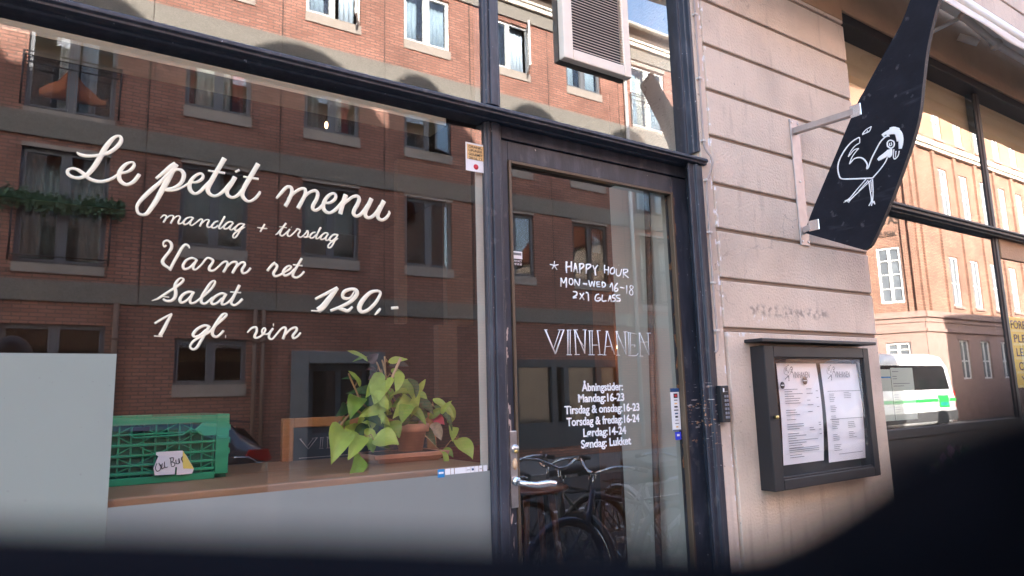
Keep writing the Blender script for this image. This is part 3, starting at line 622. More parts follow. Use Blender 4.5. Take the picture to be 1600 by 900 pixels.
    [812.5,1805.6,8.4,834.3,1808.2,8.4],
  ],
  'HAPPY HOUR': [
    [1419.1,1997.5,3,1417,1982.9,3.9],
    [1399.4,1984.8,3.4,1417,1982.9,3.9,1435,1986.7,3.5],
    [1417,1982.9,3.9,1408.3,1970.1,3.4],
    [1417,1982.9,3.9,1428.7,1968.4,3.5],
    [1471.9,2001,8.6,1469.5,1981.7,7.5,1469.9,1960.5,5.5],
    [1493.1,2002.8,6.6,1491.6,1983.5,7.1,1491.3,1966.6,5.6],
    [1469.5,1981.7,6,1492.2,1985.4,6.1],
    [1510,1998.6,6.6,1501.2,1966.3,5.1],
    [1510,1998.6,6.6,1518.2,1964.2,6.1],
    [1503.2,1978.8,4.6,1516.1,1979.9,4.6],
    [1530.1,1999.2,6.7,1528.8,1963.9,6.1],
    [1530,1996.9,5.7,1544.5,1998.1,6.2,1547,1990.3,6.2,1530.4,1977.6,5.1],
    [1560.5,1998.3,6.8,1557.8,1965,6.2],
    [1560.5,1997.2,5.7,1576.7,1998.5,6.3,1579.3,1991.8,6.3,1559.4,1978.8,5.2],
    [1589.9,1997.3,5.2,1596.5,1982.9,5.8],
    [1612.4,1999.2,4.8,1599.5,1983.1,5.8,1601.1,1961.4,7.3],
    [1645.8,2003.1,5.9,1643.4,1988.9,4.8,1643.9,1972.7,4.3],
    [1663.8,1998.8,5.9,1660.3,1968.1,5.3],
    [1644.8,1986.7,4.3,1662.4,1985.8,4.8],
    [1686.8,1997.1,5.4,1675.6,1991.5,5.4,1670.2,1979.4,5.4,1676,1973.3,5.9,1688.6,1977.3,5.4,1692.6,1990.5,4.9,1686.8,1997.1,4.9],
    [1702.1,1993.7,3.8,1699.2,1974.6,4.3,1706.6,1967.6,4.9,1717.8,1972.4,4.9,1727.2,1994.5,4.4],
    [1714.1,2009.3,4.4,1714.7,2008.4,4.4],
    [1736.6,1994.1,5,1732.9,1962.9,4.9],
    [1736.6,1994.1,5,1755.7,1994.4,5.5,1753.5,1985.9,5.5,1737.1,1978.6,5,1758.4,1964.8,5.5],
    [1445.3,1942,5.5,1442.5,1911.9,4.9],
    [1445.3,1940.9,5.5,1455.6,1925,5.5,1467.6,1943.6,5.5,1465.9,1909,6],
    [1481.5,1941.3,5,1479.4,1926.6,4,1488.9,1920.6,5,1496.4,1930,5,1492.8,1940.9,4.5,1481.5,1941.3,4],
    [1505.6,1941.9,5.1,1503,1919.3,4.5],
    [1505.5,1940.7,5.1,1521.5,1920.5,5.6,1527.1,1944.5,5.1],
    [1540.7,1928.5,5.1,1559.4,1926.4,8.8],
    [1567.6,1941.8,5.2,1573.6,1920.6,5.2,1583.5,1938.3,5.2,1589.9,1921.6,5.2,1595.5,1941.4,4.7],
    [1604.3,1939.8,5.2,1604.2,1922.6,5.2],
    [1605.7,1938.7,4.2,1619.2,1939.7,4.2],
    [1605.2,1930.6,3.7,1617.2,1931.5,3.7],
    [1604.7,1921.9,4.7,1619.7,1922.4,4.2],
    [1629.8,1940.4,5.3,1629.1,1920.7,5.3],
    [1629.8,1940.4,4.8,1643,1935.5,6.4,1642.4,1926.2,6.4,1629.1,1920.3,4.8],
    [1665,1923.1,4.8,1676.8,1939,5.9,1678,1909.9,5.3],
    [1703.2,1940.8,6.5,1688.2,1924.6,6.5,1688.8,1910.6,6.5,1701.3,1913.7,5.9,1701.9,1922,4.9,1689.5,1921.2,4.8],
    [1714.7,1926.3,4.9,1734.9,1924.1,6],
    [1748.3,1935.6,5.5,1746.1,1904.7,4.9],
    [1779,1932,3.6,1771,1937,3.6,1763,1931,3.6,1768,1923,3.6,1776,1916,3.6,1776,1905,3.6,1767,1901,3.6,1760,1907,3.6,1763,1917,3.6,1774,1924,3.6,1780,1931,3.6,1776,1936,3.6],
    [1494.8,1897.5,4,1510.3,1896.2,6.1,1509.7,1886.2,6,1493.7,1877.4,5],
    [1493.6,1875.2,5,1509.3,1877.2,5],
    [1524.4,1893.7,4.6,1543.2,1871.3,5.6],
    [1543.1,1894.9,5.6,1523.2,1872.4,4.6],
    [1551.9,1897.7,5.6,1561.9,1893.7,5.7,1562.7,1867.8,5.6],
    [1612,1895.6,4.2,1598.4,1890.2,5.7,1593,1875.1,5.7,1604.5,1870.1,6.2,1616.8,1875.3,5.2,1615.7,1882.1,4.2,1603.7,1880.3,3.6],
    [1628.4,1894.3,4.7,1625.5,1872.3,5.2,1645.1,1873.4,4.8],
    [1664.7,1894.1,5.9,1654.1,1871.6,4.8],
    [1664.7,1894.1,5.9,1669.2,1870.1,5.8],
    [1657.7,1881,3.7,1668.4,1881.6,3.7],
    [1689.5,1897.8,5.9,1676.9,1893.6,6.4,1676.4,1886.6,5.9,1687,1883.8,5.4,1686.4,1875.6,5.9,1674,1872.6,4.8],
    [1712.7,1898,4.3,1695.4,1894.7,5.9,1696.5,1887.8,5.4,1710.2,1883.9,5.9,1709.7,1876.9,5.9,1692.5,1874.1,4.8],
  ],
  'VINHANEN': [
    [1366.2,1761.8,2.2,1378.7,1761.7,2.3],
    [1370.8,1760.9,5.1,1408.4,1682.7,4.5],
    [1408.4,1682.7,4.5,1447.6,1763.2,4.6],
    [1402.9,1701.6,2.5,1430.3,1760.7,2.6],
    [1423.3,1763,2,1450.9,1763.8,2],
    [1460.7,1763.6,2,1480.4,1764.2,2],
    [1465.6,1763,4.1,1461.4,1680.8,3.5],
    [1475.4,1763.3,2.9,1471.2,1680.9,2.9],
    [1455.9,1680.2,2.3,1478.4,1680.4,2.3],
    [1488.8,1765,2.1,1508.8,1765.6,2.1],
    [1495.3,1763.9,4.1,1497,1682.4,4.1],
    [1490.3,1681.1,2,1511.6,1681.3,2.1],
    [1498.6,1762.7,4.1,1536.4,1685.4,3.6],
    [1504.3,1743.3,2.1,1532.7,1710.1,2.1],
    [1530.7,1766.2,2.1,1548.8,1766.8,2.1],
    [1541.9,1766,4.8,1534.7,1685.4,4.2],
    [1555.4,1763.8,2.4,1576.8,1764.4,2.4],
    [1561.2,1763.2,4.2,1558.9,1681.7,3.6],
    [1572.6,1763.5,2.4,1569.2,1681.8,3],
    [1552,1680.9,2.4,1578.8,1681.2,2.4],
    [1570.4,1714.7,2.1,1594.6,1715.1,2.1],
    [1593.5,1765.5,2.1,1611.7,1766,2.1],
    [1597.7,1765,4.3,1603.8,1682.2,3.6],
    [1594.3,1681.3,2.1,1615.3,1682.3,2.1],
    [1634.6,1764.5,2.2,1647.1,1764.9,2.2],
    [1640.6,1764.2,4.3,1624.8,1682.4,3.7],
    [1617,1681,2.1,1632.8,1681.2,2.1],
    [1643.5,1764.2,2.8,1672.2,1682.9,2.8],
    [1648.1,1753.6,1.9,1662.4,1697.5,1.9],
    [1634.7,1710.5,2.1,1656.2,1712.2,2.2],
    [1681.3,1765.3,2.2,1694,1765.7,2.2],
    [1686,1764.9,3.1,1688.3,1681.7,3.1],
    [1681,1680.8,1.9,1697.4,1681,1.9],
    [1688.5,1764.2,2.2,1726.8,1683.4,2.2],
    [1692.8,1748,1.6,1719.2,1705.1,1.6],
    [1719.7,1765.1,1.9,1738.2,1765.6,1.9],
    [1727,1764.7,2.5,1726.8,1683.4,2.2],
    [1738.1,1763.7,1.9,1784.7,1758.6,1.9],
    [1745.5,1763,2.6,1741.4,1680.9,2.2],
    [1753.8,1763.3,1.6,1749.1,1683.7,1.6],
    [1737.7,1680,1.9,1773.1,1679.8,1.9,1787,1688.2,1.6],
    [1751.6,1717.9,1.6,1771.5,1718.2,1.6,1771,1711.3,1.3],
    [1792.6,1762.4,1.6,1804.1,1762.7,1.6],
    [1798.3,1762,2.3,1797.7,1680,2.3],
    [1791.9,1678.6,1.6,1811,1678.8,1.6],
    [1802,1761,2,1840.2,1683.2,2],
    [1833,1763.5,1.6,1856.5,1764.2,1.7],
    [1842.7,1763.2,2,1841.3,1681.8,2],
    [1797.7,1729.8,1,1840.1,1730.6,1],
  ],
  'rooster': [
    [-396.5,2538.2,6,-421.5,2532,5.1],
    [-417.6,2535.6,4.3,-404.6,2533.3,6,-383.7,2520,6.1,-361,2491.3,6.1,-340.2,2461.6,6.2,-323.5,2430.4,6.2,-316.6,2428.8,5.3,-320.6,2444.9,6.2,-309.8,2468.7,6.2,-293.1,2482.1,5.4,-270.4,2484,5.5,-253,2472.2,5.5,-248.1,2470.4,4.6,-262.3,2494.8,4.6,-282.8,2513.9,4.5,-293.7,2521,4.5],
    [-293.7,2521,4.5,-274.4,2521.2,4.5,-256.8,2508.2,4.6,-245.2,2500.1,4.6],
    [-245.2,2500.1,4.6,-258,2519.4,4.6,-278.3,2536.2,4.5,-299.7,2543.1,4.5],
    [-299.7,2543.1,4.5,-301,2563.5,4.5,-293,2566.1,5.4,-261.9,2555.5,6.4,-231,2530.4,6.5,-206.2,2498.1,6.5,-195.9,2468.2,6.5,-197.2,2435,6.5,-207,2415.8,5.6,-252.4,2402,6.4,-335.9,2381.7,6.1],
    [-335.9,2381.7,6.1,-369.3,2407.9,5.2,-393.4,2431.9,5.1,-403.8,2448.7,5.1],
    [-309.6,2384.6,4.4,-270.3,2354.5,4.5,-232.4,2323.2,5.5,-210.8,2317.2,4.6],
    [-330.9,2376.3,4.4,-287.9,2349.8,4.5,-239,2319.3,5.5,-226,2306.5,4.6],
    [-317.8,2377.8,3.5,-273.8,2344.4,3.6],
    [-232.4,2323.2,4.6,-221.7,2309.9,3.7],
    [-239,2319.3,4.5,-205.6,2312.6,3.7],
    [-319.5,2372.8,4.4,-321.2,2327.3,4.4,-321.7,2291.4,5.2,-308.6,2272.3,4.4],
    [-335.4,2377.3,4.4,-331.9,2324.5,4.4,-326,2290.3,5.2,-319.3,2269.7,4.4],
    [-326,2290.3,4.4,-333.7,2272.8,3.5,-332.1,2286.5,3.5],
    [-328.1,2370.4,3.5,-326.3,2326,3.5],
    [-314.5,2575.1,5.4,-329.4,2588.4,4.5,-354.8,2595.6,3.5],
    [-354.8,2595.6,3.5,-344.1,2578.8,4.4,-325.8,2575.8,4.5,-314.3,2573.7,4.5],
    [-338.1,2585.4,3.6,-332.8,2578,3.6],
    [-392.8,2543.9,11.2,-406.2,2548.4,12.9,-423.6,2551.4,15.4,-444.6,2550.8,18.6,-459,2530.4,21,-462.6,2507.1,20.9,-460.2,2485.9,18.4,-456.1,2467.5,12.5],
    [-409.9,2542.7,12.9,-431.3,2544.3,17,-451.2,2535.2,21.1,-455.7,2500.6,19.3],
    [-424.6,2560,11.1,-441.3,2558.7,10.2,-460.7,2545.3,10.9],
    [-408.8,2493.9,6,-410.4,2508.9,6,-421.6,2514.2,5.1,-435.1,2503,5.1,-433.2,2485.9,5.9,-420.1,2481.3,6,-408.8,2493.9,6],
    [-418.4,2504.1,4.3,-417.2,2493.3,4.3,-425.6,2492.8,4.2,-424.7,2504.2,3.4],
    [-410,2466.7,23.9,-392.1,2459,21.5,-374.3,2453.4,17.3,-365.2,2449.4,10.4],
    [-415.5,2478.3,21.3,-413.2,2456.9,21.3,-407.9,2447.4,10.2],
    [-431.8,2473.1,4.2,-426.9,2443.8,4.2,-431.6,2433.5,5.1,-445.1,2442.5,4.2,-451.2,2460.3,4.2],
    [-439.2,2464.1,3.4,-434.3,2439.2,3.4],
  ],
  'crate note': [
    [265.4,1397.8,2,262.4,1385.2,2,267.5,1377.1,2,274.5,1381.7,2,275.1,1394.5,2],
    [270.1,1398.8,2,274.1,1389.4,2],
    [278.5,1396.9,2,278,1382.7,2,285,1387.3,2],
    [283.2,1400.4,2,285,1386,2,292.2,1386.7,1.5],
    [297.2,1409.8,2,300.6,1388.7,2],
    [294.8,1408.6,2,304.5,1409.3,2,303.7,1400.2,2,300.1,1399.1,1.5,308.8,1394.6,2,306.7,1386.9,2,300.6,1386.9,2],
    [310.8,1403.6,2,312.5,1394.3,2,318.6,1393.8,2,318,1407,2,321.1,1393.7,1.5],
    [327.7,1411.6,2,324.4,1401.3,2],
    [324.1,1409.2,2,328.3,1395.7,2],
  ],
}
# leaves: base xyz, tip xyz, width, kind
LEAVES = [
  (0.765,0.3,1.464,0.682,0.2,1.362,0.077,0),
  (0.804,0.28,1.445,0.737,0.2,1.373,0.056,0),
  (0.792,0.24,1.387,0.721,0.17,1.317,0.046,1),
  (0.859,0.3,1.426,0.918,0.24,1.408,0.072,0),
  (0.839,0.32,1.429,0.848,0.28,1.386,0.043,1),
  (0.859,0.32,1.41,0.902,0.27,1.386,0.036,2),
  (0.927,0.36,1.471,0.955,0.32,1.421,0.056,1),
  (0.94,0.42,1.636,0.846,0.34,1.551,0.042,0),
  (0.93,0.4,1.614,0.868,0.32,1.529,0.07,0),
  (0.962,0.42,1.555,0.796,0.28,1.493,0.046,0),
  (0.95,0.43,1.511,0.83,0.34,1.472,0.028,2),
  (1.052,0.42,1.54,0.921,0.32,1.476,0.058,0),
  (1.054,0.45,1.572,0.943,0.38,1.552,0.018,0),
  (1.047,0.48,1.614,1.083,0.46,1.581,0.021,0),
  (0.865,0.42,1.555,0.794,0.34,1.48,0.057,1),
  (0.821,0.44,1.538,0.756,0.36,1.496,0.033,2),
  (0.906,0.46,1.679,0.813,0.42,1.707,0.023,0),
  (0.896,0.48,1.692,0.847,0.46,1.672,0.009,1),
  (0.856,0.4,1.595,0.794,0.36,1.64,0.025,0),
  (0.878,0.46,1.611,0.791,0.42,1.611,0.016,2),
  (0.986,0.48,1.677,1.043,0.44,1.681,0.028,0),
  (0.998,0.5,1.667,1.065,0.48,1.657,0.029,3),
  (0.907,0.46,1.675,0.934,0.44,1.702,0.034,4),
  (1.025,0.52,1.629,1.054,0.48,1.574,0.047,3),
  (0.937,0.46,1.642,0.886,0.44,1.644,0.017,4),
  (0.907,0.46,1.616,0.93,0.44,1.641,0.014,4),
  (1.214,0.46,1.458,1.198,0.44,1.539,0.037,0),
  (1.225,0.42,1.403,1.234,0.34,1.331,0.063,0),
  (1.227,0.46,1.444,1.188,0.4,1.391,0.039,0),
  (1.112,0.34,1.374,1.088,0.28,1.318,0.028,0),
  (1.17,0.42,1.374,1.183,0.38,1.343,0.028,1),
  (1.077,0.46,1.55,1.128,0.42,1.486,0.038,2),
  (1.15,0.46,1.524,1.196,0.42,1.429,0.032,2),
  (1.073,0.46,1.568,1.116,0.44,1.54,0.029,1),
  (1.089,0.42,1.48,1.043,0.38,1.436,0.032,5),
  (1.138,0.44,1.463,1.147,0.4,1.401,0.041,5),
  (1.089,0.46,1.506,1.038,0.42,1.491,0.029,3),
  (0.918,0.4,1.49,0.939,0.38,1.472,0.018,0),
  (1.142,0.46,1.48,1.182,0.44,1.452,0.039,6),
  (0.791,0.4,1.484,0.758,0.36,1.445,0.016,5),
  (1.022,0.44,1.548,0.96,0.4,1.521,0.032,1),
  (0.911,0.44,1.456,0.915,0.42,1.435,0.026,5),
]
STEMS = [
  [(1.049,0.43,1.45),(1.022,0.44,1.502),(0.982,0.45,1.578),(0.956,0.46,1.682)],
  [(1.042,0.43,1.45),(0.997,0.44,1.509),(0.974,0.46,1.601),(0.965,0.46,1.694)],
  [(1.057,0.44,1.449),(0.984,0.44,1.521),(0.958,0.45,1.613),(0.936,0.46,1.674)],
  [(1.037,0.42,1.445),(0.942,0.4,1.483),(0.888,0.4,1.48),(0.842,0.4,1.514),(0.782,0.36,1.48),(0.751,0.34,1.436)],
  [(1.044,0.42,1.45),(0.93,0.36,1.436),(0.839,0.32,1.437),(0.784,0.3,1.435),(0.765,0.3,1.462)],
  [(1.066,0.44,1.449),(1.083,0.46,1.518),(1.136,0.46,1.528),(1.197,0.46,1.484),(1.219,0.44,1.418),(1.228,0.42,1.4)],
  [(1.06,0.44,1.449),(0.981,0.42,1.476),(0.879,0.42,1.53),(0.843,0.42,1.591),(0.815,0.4,1.634)],
]
# ------------------------------------------------------------------ ground
structure(MB().box(-220, 260, -240, 220, -0.6, -0.12).build("road", M['asphalt']))
g = MB(); g.box(-40, 18.6, -3.0, 0.0, -0.12, 0.0); structure(g.build("pavement", M['paving']))
g = MB(); g.box(-40, 18.6, -3.14, -3.0, -0.12, 0.004); structure(g.build("kerb", M['kerb'], None, 0.01))
g = MB(); g.box(-40, 20.2, -12.1, -9.5, -0.12, 0.0); structure(g.build("far_pavement", M['paving']))
g = MB(); g.box(-40, 20.2, -9.5, -9.36, -0.12, 0.004); structure(g.build("far_kerb", M['kerb'], None, 0.01))
g = MB(); g.box(29.5, 90, -11.9, -9.5, -0.12, 0.0); structure(g.build("corner_pavement", M['paving']))
g = MB()
for k in range(9): g.box(-30+k*6, -27+k*6, -6.36, -6.26, -0.12, -0.116)
structure(g.build("road_marking", M['white']))

# ------------------------------------------------------------------ the shop building (near side)
B = thing("shop_building", (0, 0.4, 0), "beige rendered shop building with black shopfront frames and a grooved pier", "building")
wz = MB()
# pier core, lintel zone and rough lower pier
wz.box(2.118, 3.274, 0.020, 0.42, 0.0, 3.395)
wz.box(2.190, 3.274, 0.0, 0.020, 0.0, 1.772)
wz.box(2.120, 2.177, 0.006, 0.0195, 0.0, 3.395)
gz = [1.783, 1.980, 2.180, 2.367, 2.567, 2.767, 2.966, 3.168, 3.369, 3.569]
o_pier = wz.build("pier", M['stucco'], B, 0.003)
# rusticated courses, one face each, grooves between
cz = MB()
for a, b in zip(gz[:-2], gz[1:-1]):
    cz.box(2.178, 3.272, 0.0, 0.0195, a+0.0075, b-0.0075)
cz.box(2.178, 3.272, 0.0, 0.0195, gz[-2]+0.0075, 3.395)
cz.build("rusticated_render", M['stucco'], B, 0.004)
gm = MB()
for a in gz[:-1]: gm.box(2.1795, 3.2735, 0.010, 0.0197, a-0.0077, a+0.0077)
gm.build("render_groove", M['groove'], B)
# wall over the windows, courses with grooves above
lz = MB()
lz.box(-12.0, 2.1175, 0.0, 0.42, 3.40, 4.0); lz.box(2.1175, 3.2745, 0.0, 0.42, 3.396, 4.0); lz.box(3.2745, 14.0, 0.0, 0.42, 3.455, 4.0)
lz.build("lintel", M['lintel'], B, 0.003)
hz = [4.0, 4.163, 4.363, 4.563, 4.763, 4.963]
cz = MB()
for a, b in zip(hz[:-1], hz[1:]): cz.box(-12, 14, -0.012, 0.30, a+0.009, b-0.009)
cz.build("upper_render", M['stucco'], B, 0.004)
gm = MB()
for a in hz: gm.box(-12, 14, 0.0, 0.30, a-0.0092, a+0.0092)
gm.build("upper_groove", M['groove'], B)
up = MB()
holes = [(x, x+1.15, z, z+1.75) for z in (5.7, 8.9, 11.2) for x in [-10.2+2.45*k for k in range(10)]]
up.wall(-12, 14, 4.972, 13.35, 0.02, 0.22, holes, -1)
up.box(-12, 14, 0.30, 0.32, 4.972, 13.35)
up.box(-12, -11.7, 0.03, 10.0, 0, 13.34); up.box(14, 14.3, 0.03, 10.0, 0, 13.34)
up.box(-12, -8.0, 0.0, 0.42, 0.0, 3.395); up.box(9.0, 14.0, 0.0, 0.42, 0.0, 3.45)
up.build("wall", M['stucco'], B)
for i, (a, b, c, d) in enumerate(holes):
    w = MB(); y0, y1 = 0.14, 0.19
    w.box(a, a+.06, y0, y1, c, d); w.box(b-.06, b, y0, y1, c, d); w.box(a+.06, b-.06, y0, y1, c, c+.07); w.box(a+.06, b-.06, y0, y1, d-.06, d)
    w.box((a+b)/2-.035, (a+b)/2+.035, y0, y1, c+.07, d-.06)
    wo = w.build("window", M['frame_white'], B)
    MB().box(a+.06, b-.06, y0+.02, y0+.03, c+.07, d-.06).build("pane", M['carglass'], wo)
    MB().box(a-.05, b+.05, -0.03, 0.12, c-.08, c).build("sill", M['sill'], wo)
rf = MB(); rf.prism([(-0.35, 13.35), (5.2, 15.55), (10.6, 13.35)], 'x', -12.2, 14.4); rfo = rf.build("roof", M['tile'], B)
# round topped dormers along the eaves
for sx, hw_ in ((-8.5, .95), (-5.3, .95), (-1.65, 1.3), (1.15, .80), (4.5, .95), (7.9, .95), (11.2, .95)):
    d = MB(); pts = [(sx-hw_, 13.4), (sx+hw_, 13.4), (sx+hw_, 14.65)]
    for k in range(9):
        t = math.pi*k/8; pts.append((sx+hw_*math.cos(t), 14.65+0.95*math.sin(t)))
    d.prism(pts, 'y', 0.85, 3.0)
    do = d.build("dormer", M['fascia'], B)
    MB().box(sx-.5, sx+.5, 0.80, 0.848, 13.75, 14.7).build("dormer_pane", M['carglass'], do)
MB().box(-4.55, -2.95, 1.4, 2.0, 13.5, 15.05).build("roof_shadow_block", M['brick2'], B)  # unseen block added to fill a gap in the shadow cast by the roof

# ------------------------------------------------------------------ left shop window (joinery, glass, lettering)
win = MB()
XL = -1.62
# transom with a drip nose, running over window and door
prof = [(0.10,2.489),(0.074,2.489),(0.004,2.459),(-0.012,2.457),(-0.016,2.452),(-0.016,2.444),(-0.008,2.441),(-0.008,2.434),(0.010,2.432),(0.016,2.437),(0.034,2.437),(0.038,2.431),(0.060,2.431),(0.10,2.431)]
win.prism(prof, 'x', XL-0.05, 2.134)
for zz0, zz1 in ((0.0, 2.430), (2.4905, 3.395)):
    win.prism([(1.134,0.11),(1.134,0.0565),(1.140,0.0545),(1.142,0.047),(1.149,0.046),(1.151,0.051),(1.1545,0.051),(1.1565,0.043),(1.184,0.043),(1.187,0.050),(1.196,0.051),(1.200,0.062),(1.200,0.11)], 'z', zz0, zz1)
    win.box(XL, XL+.075, 0.0, 0.11, zz0, zz1)
win.box(XL+.075, 1.143, 0.0, 0.11, 0.12, 0.55); win.box(XL+.075, 1.143, -0.02, 0.11, 0.55, 0.60)
win.box(XL, 2.036, 0.004, 0.11, 3.33, 3.395)
# right jamb of the upper light and the door post below
win.prism([(2.0905,0.11),(2.0905,0.0535),(2.101,0.0515),(2.1025,0.030),(2.1065,0.028),(2.107,0.008),(2.117,0.006),(2.117,0.11)], 'z', 2.4905, 3.33)
Wn = win.build("shop_window", M['paint'], B, 0.0025)
def pane(name, x0, x1, z0, z1, y0, y1, front, parent):
    mb = MB(); mb.box(x0, x1, y0, y1, z0, z1, 1); mb.m[2] = 0
    return mb.build(name, [front, M['glass_body']], parent)
p = pane("glass", XL+.075, 1.134, 0.60, 2.431, 0.066, 0.072, M['glass'], Wn); p["label"] = "large shop window pane carrying the menu lettering"
pane("glass", XL+.075, 1.134, 2.4895, 3.33, 0.066, 0.072, M['glass'], Wn)
pane("glass", 1.199, 2.100, 2.4895, 3.33, 0.066, 0.072, M['glass'], Wn)
MB().box(0.137, 1.1335, 0.0652, 0.0658, 0.60, 1.329).build("frosted_film", M['frost'], Wn)["label"] = "long frosted band along the bottom of the pane"
MB().box(XL+.075, 0.1365, 0.0650, 0.0658, 0.60, 1.668).build("frosted_film", M['frost_tall'], Wn)["label"] = "taller frosted panel at the left of the pane"
MB().box(1.108, 1.1335, 0.0735, 0.078, 1.332, 2.262).build("edge_strip", M['int_pale'], Wn)
for txt, lab in (('Le petit menu', 'cream script reading Le petit menu'), ('mandag + tirsdag', 'small cream script reading mandag + tirsdag'), ('Varm ret', 'cream script reading Varm ret'),
                 ('Salat', 'cream script reading Salat'), ('1 gl. vin', 'cream script reading 1 gl. vin'), ('120,-', 'cream script price reading 120,-')):
    for word in split_words(STROKES[txt], 14):
        strokes_mesh(word, 'y', 0.0645, "lettering", M['cream'], Wn, half=0.0013)["label"] = lab if txt not in ('mandag + tirsdag', 'Varm ret', '1 gl. vin', 'Le petit menu') else "one word of the " + lab
# louvred vent in the upper light
v = MB(); x0, x1, z0 = 1.463, 1.790, 2.732
v.box(x0, x0+.043, 0.034, 0.0655, z0, 3.36); v.box(x1-.035, x1, 0.034, 0.0655, z0, 3.36); v.box(x0+.043, x1-.035, 0.034, 0.0655, z0, z0+.042); v.box(x0+.043, x1-.035, 0.034, 0.0655, 3.33, 3.36)
vo = v.build("louvre_vent", M['vent'], B, 0.004)
s = MB(); z = z0+.048
while z < 3.325:
    s.add([(x0+.043,0.038,z),(x1-.035,0.038,z),(x1-.035,0.050,z+.009),(x0+.043,0.050,z+.009),(x0+.043,0.038,z+.0022),(x1-.035,0.038,z+.0022),(x1-.035,0.050,z+.0112),(x0+.043,0.050,z+.0112)],
          [(0,3,2,1),(4,5,6,7),(0,1,5,4),(1,2,6,5),(2,3,7,6),(3,0,4,7)]); z += 0.0112
s.build("slats", M['vent'], vo)
MB().box(x0+.043, x1-.035, 0.056, 0.064, z0+.042, 3.33).build("back_plate", M['black'], vo)

# ------------------------------------------------------------------ shop door
d = MB()
# frame: post, head, jamb
d.prism([(2.086,0.12),(2.086,0.058),(2.037,0.011),(2.037,0.004),(2.046,0.002),(2.050,0.008),(2.070,0.008),(2.072,-0.004),(2.086,-0.004),(2.089,0.003),(2.116,0.003),(2.116,0.12)], 'z', 0.0, 2.430)
d.box(1.201, 2.085, 0.058, 0.12, 2.388, 2.4305)
Do = d.build("door_frame", M['paint'], B, 0.0025)
lf = MB()
lf.box(1.2015, 1.226, 0.062, 0.105, 0.06, 2.384); lf.box(2.000, 2.082, 0.062, 0.105, 0.06, 2.384)
lf.box(1.226, 2.000, 0.062, 0.105, 2.318, 2.384); lf.box(1.226, 2.000, 0.062, 0.105, 0.06, 0.42)
Dl = lf.build("door", M['paint'], B, 0.003)
bd = MB()
bd.box(1.2265, 1.2365, 0.056, 0.079, 0.42, 2.318); bd.box(1.9875, 1.9995, 0.056, 0.079, 0.42, 2.318); bd.box(1.2365, 1.9875, 0.056, 0.079, 2.307, 2.3175)
bd.box(1.2365, 1.9875, 0.056, 0.079, 0.4205, 0.435)
bd.build("glazing_bead", M['bronze'], Dl, 0.002)
pane("glass", 1.2300, 1.9960, 0.425, 2.314, 0.081, 0.087, M['glass_door'], Dl)
lp = MB(); lp.box(1.203, 1.2335, 0.0562, 0.0618, 1.212, 1.442); lpo = lp.build("lock_plate", M['steel'], Dl, 0.002)
lk = MB(); lk.lathe([(0.013,-0.004),(0.013,0.0),(0.011,0.003),(0.0,0.003)][::-1], (1.219, 0.0545, 1.388), 18, axis='y'); lk.lathe([(0.006,-0.006),(0.006,0.004)], (1.219, 0.0525, 1.380), 12, 1, axis='y')
lk.build("cylinder_lock", [M['steel'], M['brass']], lpo)
h = MB(); h.lathe([(0.013,-0.012),(0.013,0.004)], (1.217, 0.054, 1.292), 16, axis='y')
h.tube(catmull([(1.217,0.05,1.290),(1.217,0.02,1.289),(1.232,0.004,1.285),(1.262,0.0,1.281),(1.300,0.0,1.282),(1.334,0.004,1.277)], 5), [0.009]*6+[0.0085]*5+[0.0095]*5+[0.011]*5+[0.0105]*4+[0.005], 10)
h.build("door_handle", M['bright'], Dl)
for row in split_rows(STROKES['HAPPY HOUR']):
    for word in split_words(row, 10): strokes_mesh(word, 'y', 0.0795, "lettering", M['chalk'], Dl, half=0.0011)["label"] = "part of the hand drawn white text * HAPPY HOUR MON-WED 16-18 2X1 GLASS"
strokes_mesh(STROKES['VINHANEN'], 'y', 0.0795, "lettering", M['white'], Dl, half=0.0009, wmul=1.15)["label"] = "white double line capitals reading VINHANEN"
rows = [("Åbningstider:",1.516,1.703,1.5715),("Mandag:16-23",1.498,1.707,1.5345),("Tirsdag & onsdag:16-23",1.438,1.778,1.4975),("Torsdag & fredag:16-24",1.445,1.775,1.4585),("Lørdag:14-24",1.514,1.708,1.420),("Søndag: Lukket",1.503,1.729,1.383)]
for t, a, b, zc in rows:
    text_mesh(t, "lettering", M['white'], Dl, b-a, 0.0265, (a, 0.0796, zc-0.0133), depth=0.0007, bold=0.022, lab="white opening hours line " + t.replace(':', ' '))

# ------------------------------------------------------------------ stickers on glass
def sticker(name, x0, x1, z0, z1, y, mt, label, slope=0.0, group=None):
    mb = MB(); mb.add([(x0,y,z0),(x1,y,z0+slope),(x1,y,z1+slope),(x0,y,z1),(x0,y+.0006,z0),(x1,y+.0006,z0+slope),(x1,y+.0006,z1+slope),(x0,y+.0006,z1)],
                      [(0,3,2,1),(4,5,6,7),(0,1,5,4),(1,2,6,5),(2,3,7,6),(3,0,4,7)])
    o = mb.build(name, mt); return tag(o, label, "sticker", group)
S = sticker("award_sticker", 1.068, 1.140, 2.258, 2.352, 0.0648, M['white'], "white and tan award sticker with red dot at the top corner of the window")
MB().box(1.073, 1.135, 0.0640, 0.0646, 2.297, 2.346).build("tan_panel", M['tan'], S)
for k, t in enumerate(("DRANK,", "UPUNÅR", "GOURMET", "2016.17")):
    text_mesh(t, "print", M['ink'], S, 0.050, 0.0085, (1.079, 0.0636, 2.3345-k*0.0125), depth=0.0002, bold=0.01)
c = MB(); c.lathe([(0.0,-0.0003),(0.0088,-0.0003),(0.0088,0.0003),(0.0,0.0003)], (1.105, 0.0641, 2.274), 20, axis='y'); c.build("red_dot", M['red'], S)
S = sticker("contact_sticker", 1.241, 1.286, 1.992, 2.017, 0.0796, M['white'], "small white sticker on the door glass near the left stile above eye height")
